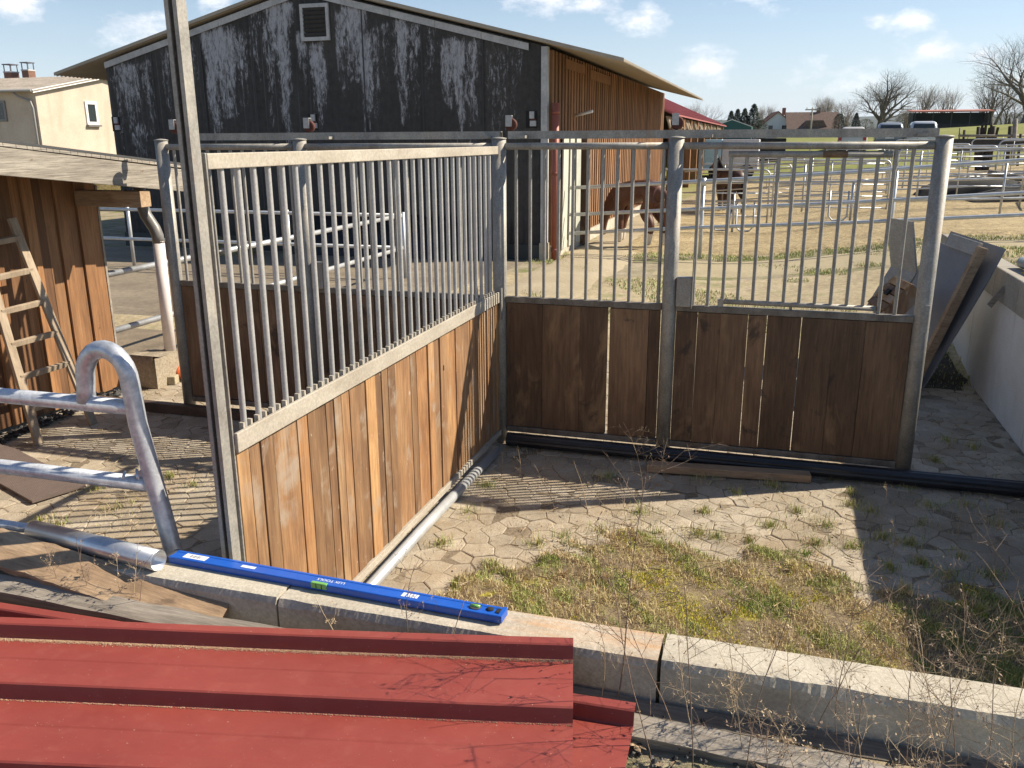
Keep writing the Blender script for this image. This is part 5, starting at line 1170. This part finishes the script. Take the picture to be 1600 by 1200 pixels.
GRASS.node_tree.nodes['Principled BSDF'].inputs['Subsurface Weight'].default_value = 0
gs = MB()
def gsf(i, j):
    x = -1.85+3.78*i/150; y = 2.547+2.7*j/95; k = gmask(x, y)
    z = -.032+.05*ss(-.02,.55,k)+(.008*nz1(x*9+y*4)+.010*nz1(y*13-x*5))*ss(0,.4,k)+.03*min(1, max(0, k*.4))
    return (x, y, z)
gs.grid(151, 96, gsf); struct('turf', gs, gen('mossy turf soil', [(.3,(.13,.095,.055)),(.5,(.24,.18,.105)),(.62,(.28,.23,.105)),(.75,(.38,.31,.18))], (5,5,5), .95, 0, .9, .012, (60,60,60), .5, spots=[((4,4,4), .58, .68, (.38,.34,.03), .85), ((3,3,3), .60, .68, (.20,.095,.035), .7)]), fix=False)
rs = np.random.RandomState(5)
P = []; Hh = []; Ww = []; Tn = []
def nzv(x, y, f, s): return math.sin(x*f+s)*math.cos(y*f*1.1+s*2)+.6*math.sin(x*f*2.3+y*f*1.7+s*3)
n = 0
while n < 95000:
    x, y = rs.uniform(-1.8, 1.92), rs.uniform(2.55, 5.1); k = gmask(x, y)
    if rs.rand() > min(1, max(0, k*1.3+.05)): continue
    g1, g2, g3 = nzv(x, y, 5.1, 1), nzv(x, y, 8.7, 4), nzv(x, y, 3.3, 2.2)
    dens = .55+.35*g2
    if rs.rand() > dens: continue
    g4 = nzv(x, y, 14, 7)
    if g1+.6*g4 > 1.05: tn, h_ = rs.normal(.69,.10), rs.uniform(.015,.045)
    elif g3+.6*g4 > .6: tn, h_ = rs.normal(.95,.05), rs.uniform(.010,.024)
    elif g2+.5*g4 > .35: tn, h_ = rs.normal(.58,.12), rs.uniform(.02,.05)
    else: tn, h_ = abs(rs.normal(.22,.16)), rs.uniform(.012,.05)
    P.append((x, y, -.03+.05*ss(-.02,.55,k)+.03*min(1, max(0, k*.4)))); Hh.append(h_); Ww.append(rs.uniform(.002,.005)); Tn.append(min(1, max(0, tn))); n += 1
blades('moss_grass', 'low dry grass and yellow moss grown over the pavers behind the low wall', np.array(P), np.array(Hh), np.array(Ww), np.array(Tn), GRASS, 1, .9)
P = []; Hh = []; Ww = []; Tn = []
for q in range(95):
    x, y = rs.uniform(-1.7, 1.9), rs.uniform(2.6, 4.95)
    if gmask(x, y) < .15: continue
    tn0 = rs.choice([.1,.3,.35,.55,.72,.82]); hh = rs.uniform(.03,.085); rad = rs.uniform(.015,.06)
    for k in range(rs.randint(40, 150)):
        a = rs.uniform(0, 6.28); d = abs(rs.normal(0, rad)); P.append((x+d*math.cos(a), y+d*math.sin(a), .042)); Hh.append(hh*rs.uniform(.4,1.15)); Ww.append(rs.uniform(.002,.0055)); Tn.append(min(.9, max(0, tn0+rs.normal(0,.07))))
blades('turf_tufts', 'longer tufts of green and dead straw grass rising from the mossy turf', np.array(P), np.array(Hh), np.array(Ww), np.array(Tn), GRASS, 4, 1.1)
P = []; Hh = []; Ww = []; Tn = []
tufts = [(1100,800),(1205,822),(1245,800),(1290,822),(1330,790),(1060,858),(1215,870),(1120,840),(1390,888),(1440,880),(1360,800),(1450,790),(1180,700),(1415,760),(1250,735),(1300,745),(950,745),(1330,770),(90,820),(65,815),(180,795),(265,745),(150,765),(880,840),(1000,800),(300,760),(1500,870),(1550,900),(1480,690),(1520,700),(1460,720),(1560,820),(840,850),(760,760),(1150,770),(1030,835),(1090,835),(1170,845),(1275,850),(1330,855),(1000,845),(940,830),(1240,870),(1380,840),(1420,850),(1480,900),(1560,760),(1510,790),(1440,820),(730,800),(690,850),(1100,745),(1210,760)]
for (px, py) in tufts:
    g = onz(px, py, 0); big = rs.uniform(.03,.085); nn = rs.randint(90, 240)
    for k in range(nn):
        a = rs.uniform(0, 6.28); q = abs(rs.normal(0, big)); P.append((g.x+q*math.cos(a), g.y+q*math.sin(a), -.005)); Hh.append(rs.uniform(.02,.075)); Ww.append(rs.uniform(.002,.0042)); Tn.append(min(.9, max(0, rs.choice([.2,.55,.78])+rs.normal(0,.08))))
k = 0
while k < 22000:                              # sparse growth in the paver joints
    x, y = rs.uniform(-5.8, 1.9), rs.uniform(2.6, 8.6)
    if nzv(x, y, 2.1, 6)+.6*nzv(x, y, 7.3, 1)+(.75 if x > -1.9 else 0) < .85: continue
    P.append((x, y, -.01)); Hh.append(rs.uniform(.01,.04)); Ww.append(rs.uniform(.002,.004)); Tn.append(min(.85, abs(rs.normal(.28,.2)))); k += 1
blades('joint_grass', 'tufts of grass and dry stalks growing from the paver joints', np.array(P), np.array(Hh), np.array(Ww), np.array(Tn), GRASS, 2, .8)
P = []; Hh = []; Ww = []; Tn = []; k = 0
while k < 30000:
    x, y = rs.uniform(-4.6, 6), rs.uniform(8.7, 18.2)
    ok = (nzv(x, y, .9, 3)+.5*nzv(x, y, 2.7, 1) > .55) or (17.3 < y < 18.1 and x > -3.2+.8*(y-17.3) and nzv(x, y, 3.1, 2) > -.5) or (10.6 < y+.3*nzv(x, y, 3, 1) < 12.0 and x > -4.4 and nzv(x, y, 2.2, 4) > -.3)
    if not ok or rs.rand() < .3: continue
    P.append((x, y, T(x,y)+.01)); Hh.append(rs.uniform(.02,.075)); Ww.append(rs.uniform(.007,.014)); Tn.append(min(.86, max(0, rs.normal(.62,.17)))); k += 1
blades('lane_grass', 'patchy short grass along the lane behind the stalls', np.array(P), np.array(Hh), np.array(Ww), np.array(Tn), GRASS, 3, .7)
# straw litter and leaves
m = MB(); r = random.Random(8)
for k in range(5200):
    x, y = r.uniform(-5.6, 1.9), r.uniform(2.6, 7.8)
    if nzv(x, y, 1.6, 2) < .1 and r.random() < .8: continue
    a = r.uniform(0, 6.28); L = r.uniform(.01,.055); z = .006+(.05 if gmask(x,y) > .2 else 0); w = r.uniform(.0007,.0016); c, s = math.cos(a), math.sin(a)
    m.add([(x-c*L-s*w,y-s*L+c*w,z),(x-c*L+s*w,y-s*L-c*w,z),(x+c*L+s*w,y+s*L-c*w,z+r.uniform(0,.012)),(x+c*L-s*w,y+s*L+c*w,z+r.uniform(0,.012))], [(0,1,2,3)], tint=r.random())
obj('straw_litter', m, gen('straw litter', [(.3,(.30,.20,.11)),(.7,(.52,.42,.27))], (3,3,3), .9, 0, 0), fix=False, kind='stuff', label='loose straw and dry stalks strewn over the pavers', category='straw')
m = MB()
for k in range(420):
    if k < 120: x, y, z = r.uniform(-1.6,1.8), r.uniform(2.6,4.6), .035
    elif k < 330: x, y, z = r.uniform(-.35,.9), r.uniform(1.7,2.33), .585
    else: x, y, z = r.uniform(-5,1.8), r.uniform(2.7,7), .008
    s = r.uniform(.008,.020)*(1.25 if k >= 120 and k < 330 else .8); a = r.uniform(0,6.28); c, s2 = math.cos(a)*s, math.sin(a)*s
    m.add([(x-c,y-s2,z+.3*s),(x-s2*.55,y+c*.55,z+r.uniform(-.1,.6)*s),(x+c,y+s2,z+r.uniform(.1,.9)*s),(x+s2*.55,y-c*.55,z+r.uniform(-.1,.5)*s)], [(0,1,2,3)], tint=r.random())
obj('dry_leaves', m, gen('dry leaves', [(.3,(.26,.17,.10)),(.7,(.52,.42,.30))], (3,3,3), .8, 0, 0, tint=[(0,(.7,.65,.6)),(1,(1.3,1.3,1.25))]), fix=False, kind='stuff', label='curled dry leaves scattered on turf, pavers and bank', category='leaves')
def bank_peb(r): return (r.uniform(-.40,1.2), r.uniform(1.6,2.34), .575+.02*r.random())
pebbles('bank_stones', 'dark stones and clods on the bank beneath the weeds', 1500, bank_peb, .003, .012, BLK, 'stones')
# ------------------------------------------------------------------ dry weeds
STALK = gen('dry weed stalk', [(.3,(.34,.25,.15)),(.7,(.52,.41,.27))], (30,30,30), .8, 0, 0); STALKD = gen('dark weed stalk', [(.3,(.17,.115,.08)),(.7,(.28,.20,.145))], (30,30,30), .8, 0, 0)
def weed(x, y, z, h, lean, seed, lab, nb=8, dark=False, curl=.5, rad=.0015, group='dry weeds', blen=.28, heads=.16):
    r = random.Random(seed); t = thing('dry_weed', lab, 'weed', (x,y,z), 0, group); st, tw, hd = MB(), MB(), MB()
    d = Vector((lean[0], lean[1], 1)).normalized(); pts = [Vector((0,0,-.02))]; n = 9
    for k in range(n): d = (d+Vector((r.gauss(0,.07),r.gauss(0,.07),r.gauss(0,.03)))).normalized(); pts.append(pts[-1]+d*h/n)
    st.tube(pts, [rad*(1.25-.75*k/n) for k in range(n+1)], 5, caps=False)
    def head(p, d, s):
        for q in range(r.randint(3,6)):
            a = Vector((r.gauss(0,1),r.gauss(0,1),r.gauss(0,1)+.2)).normalized(); b = a.cross(Vector((.3,.2,1))).normalized(); L = s*r.uniform(.5,1.2)
            hd.add([p, p+a*L*.6+b*L*.28, p+a*L, p+a*L*.5-b*L*.28], [(0,1,2,3)], tint=r.random())
    def twig(p, d, L, rd, lv):
        q = [p]; dd = d.copy(); ax = Vector((r.gauss(0,1),r.gauss(0,1),r.gauss(0,1))).normalized(); m = 6; cu = r.gauss(0,curl)*.5
        for k in range(m): dd = (dd+ax*cu*(k/m)+Vector((0,0,.04))).normalized(); q.append(q[-1]+dd*L/m)
        tw.tube(q, [rd*(1-.65*k/m) for k in range(m+1)], 3, caps=False)
        if lv < 2:
            for k in range(r.randint(2,4)):
                i = r.randint(1, m-1); a = Vector((r.gauss(0,1),r.gauss(0,1),r.gauss(.2,.7))).normalized(); twig(q[i], (dd*.5+a*.8).normalized(), L*r.uniform(.3,.6), rd*.7, lv+1)
        if r.random() < heads: head(q[-1], dd, .006+.004*r.random())
    for k in range(nb):
        f = r.uniform(.25,1)*n; i = min(n-1, int(f)); p = pts[i].lerp(pts[i+1], f-i); a = r.uniform(0,6.28)
        twig(p, Vector((math.cos(a),math.sin(a),r.uniform(.25,1.2))).normalized(), h*blen*r.uniform(.5,1.2), rad*.62, 1 if nb > 12 else 0)
    mt = STALKD if dark else STALK
    obj('stem', st, mt, t, fix=False); n0 = len(tw.v); tw.v += hd.v; tw.t += hd.t; tw.f += [tuple(i+n0 for i in f) for f in hd.f]; tw.sm += hd.sm; obj('crown', tw, mt, t, fix=False)
    return t
zb = .57
for k, (x, y, h, lx) in enumerate(((-.22,2.10,.62,-.12),(-.10,2.05,.70,-.05),(.04,1.98,.66,.05),(-.18,2.28,.52,-.2))): weed(x, y, zb, h, (lx,.05), 130+k, 'tall sparse weed right beside the lower red sheet corner', 5, True, .35, .0016, 'weeds beside the lower red sheet', .34)
weed(-.375, 2.335, zb, .78, (.06,.10), 1, 'dark branched weed stem rising between red sheets and rust stained block', 9, True, .25, .0022)
weed(-.42, 2.34, zb, .42, (-.10,.05), 2, 'pale weed clump behind the right corner of the upper red sheet', 8, False, .4)
weed(-.93, 2.345, .63, .42, (.0,.02), 3, 'single straight pale stalk in front of the level', 2, False, .2)
weed(-1.08, 2.35, .62, .36, (-.12,.0), 4, 'brown twiggy weed in front of the middle of the level', 9, True, .3)
weed(-1.34, 2.35, .63, .20, (-.25,.0), 5, 'short pale weed before the left half of the level', 3, False, .3)
for k, (x, y, h, lx, ly, dk) in enumerate(((-.12,2.26,.50,-.25,.1,0),(.03,2.18,.62,-.2,.1,0),(.12,2.3,.48,.1,.05,0),(-.02,2.33,.40,-.05,0,0),(.22,2.33,.62,.04,.08,1),(.29,2.31,.66,.0,.07,1),(.36,2.20,.55,-.3,.1,0),(.47,2.30,.66,.05,.1,1),(.52,2.25,.70,.15,.1,0),(.58,2.32,.60,-.12,.12,0),(.66,2.27,.75,.1,.1,1),(.72,2.20,.55,-.2,.05,0),(.42,2.12,.45,.1,.1,0),(.18,2.10,.40,-.1,.12,0),(.80,2.30,.70,.05,.12,0),(.55,2.08,.42,-.2,.1,0))):
    weed(x, y, zb, h*.84, (lx, ly), 20+k, 'dark upright weed stem in the tangle before the right wall block' if dk else 'pale curled weed in the tangle before the right wall block', 12 if k % 2 else 9, bool(dk), .9 if not dk else .4, .00135, 'weed tangle before the right wall block', .34)
# weeds just outside the right frame edge, whose shadows cross the red sheets
for k, (x, y, h) in enumerate(((.30,1.95,.62),(.42,1.80,.66),(.10,1.86,.46),(.55,1.92,.80),(.62,1.72,.72))):
    weed(x, y, zb-.02, h*.85, (-.05,.03), 50+k, 'tall branched weed at the lower right picture edge', 11, True, .4, .0016, 'weeds at the lower right picture edge', .36)
for k, (px, py, h) in enumerate(((115,950,.30),(155,985,.34),(35,960,.25),(205,930,.26),(235,935,.22),(75,930,.2))):
    p = onz(px, py, .66); weed(p.x, 2.30, .64, h, (-.08+.04*k,.03), 70+k, 'thin dry weed with tiny seeds beside the brown plank', 6, k % 2 == 0, .25, .0011, 'thin weeds beside the brown plank', .22)
for k, (px, py, h, lx, cu, lab) in enumerate(((1003,775,.55,.02,1.0,'curled dry dock plant before the middle stall post'),(1062,712,.34,.05,1.1,'curled dry plant at the foot of the feed hatch panel'),(868,795,.34,-.22,.2,'thin pale straw leaning in the stall right of the divider'),(920,800,.38,-.30,.2,'longest leaning straw in front of the gapped boards'),(812,745,.22,.05,.4,'small dry weed near the divider corner'),(785,735,.18,.05,.5,'small pale weed at the end of the divider pipe'),(1150,720,.2,.1,.7,'small weed on the loose board'),(1375,815,.24,.12,.4,'slender seeding weed at the shade edge'),(1395,865,.20,.1,.9,'fluffy seed weed in the shade at the right'),(1495,845,.25,.1,.9,'dry weed in the shade by the right wall'),(1555,880,.35,-.1,.6,'tall dry weed in the shade at the right picture edge'),(675,740,.22,.1,.5,'dry weed leaning on the divider boards'))):
    g = onz(px, py, 0); weed(g.x, g.y, 0, h, (lx, .02), 90+k, lab, 9 if cu > .8 else 3, False, cu*1.3, .0018, None, .30)
# ------------------------------------------------------------------ the air
hv = bpy.data.materials.new('haze'); hv.use_nodes = True; hn = hv.node_tree.nodes; hn.remove(hn['Principled BSDF'])
pv_ = hn.new('ShaderNodeVolumePrincipled'); pv_.inputs['Color'].default_value = (.80, .88, 1, 1); pv_.inputs['Density'].default_value = .0001; pv_.inputs['Anisotropy'].default_value = .0
hv.node_tree.links.new(pv_.outputs[0], hn['Material Output'].inputs['Volume'])
o = obj('haze', MB().box(-3600, 3600, -80, 3600, -60, 90), hv, kind='stuff'); o['label'] = 'pale haze in the air over the fields'; o['category'] = 'haze'
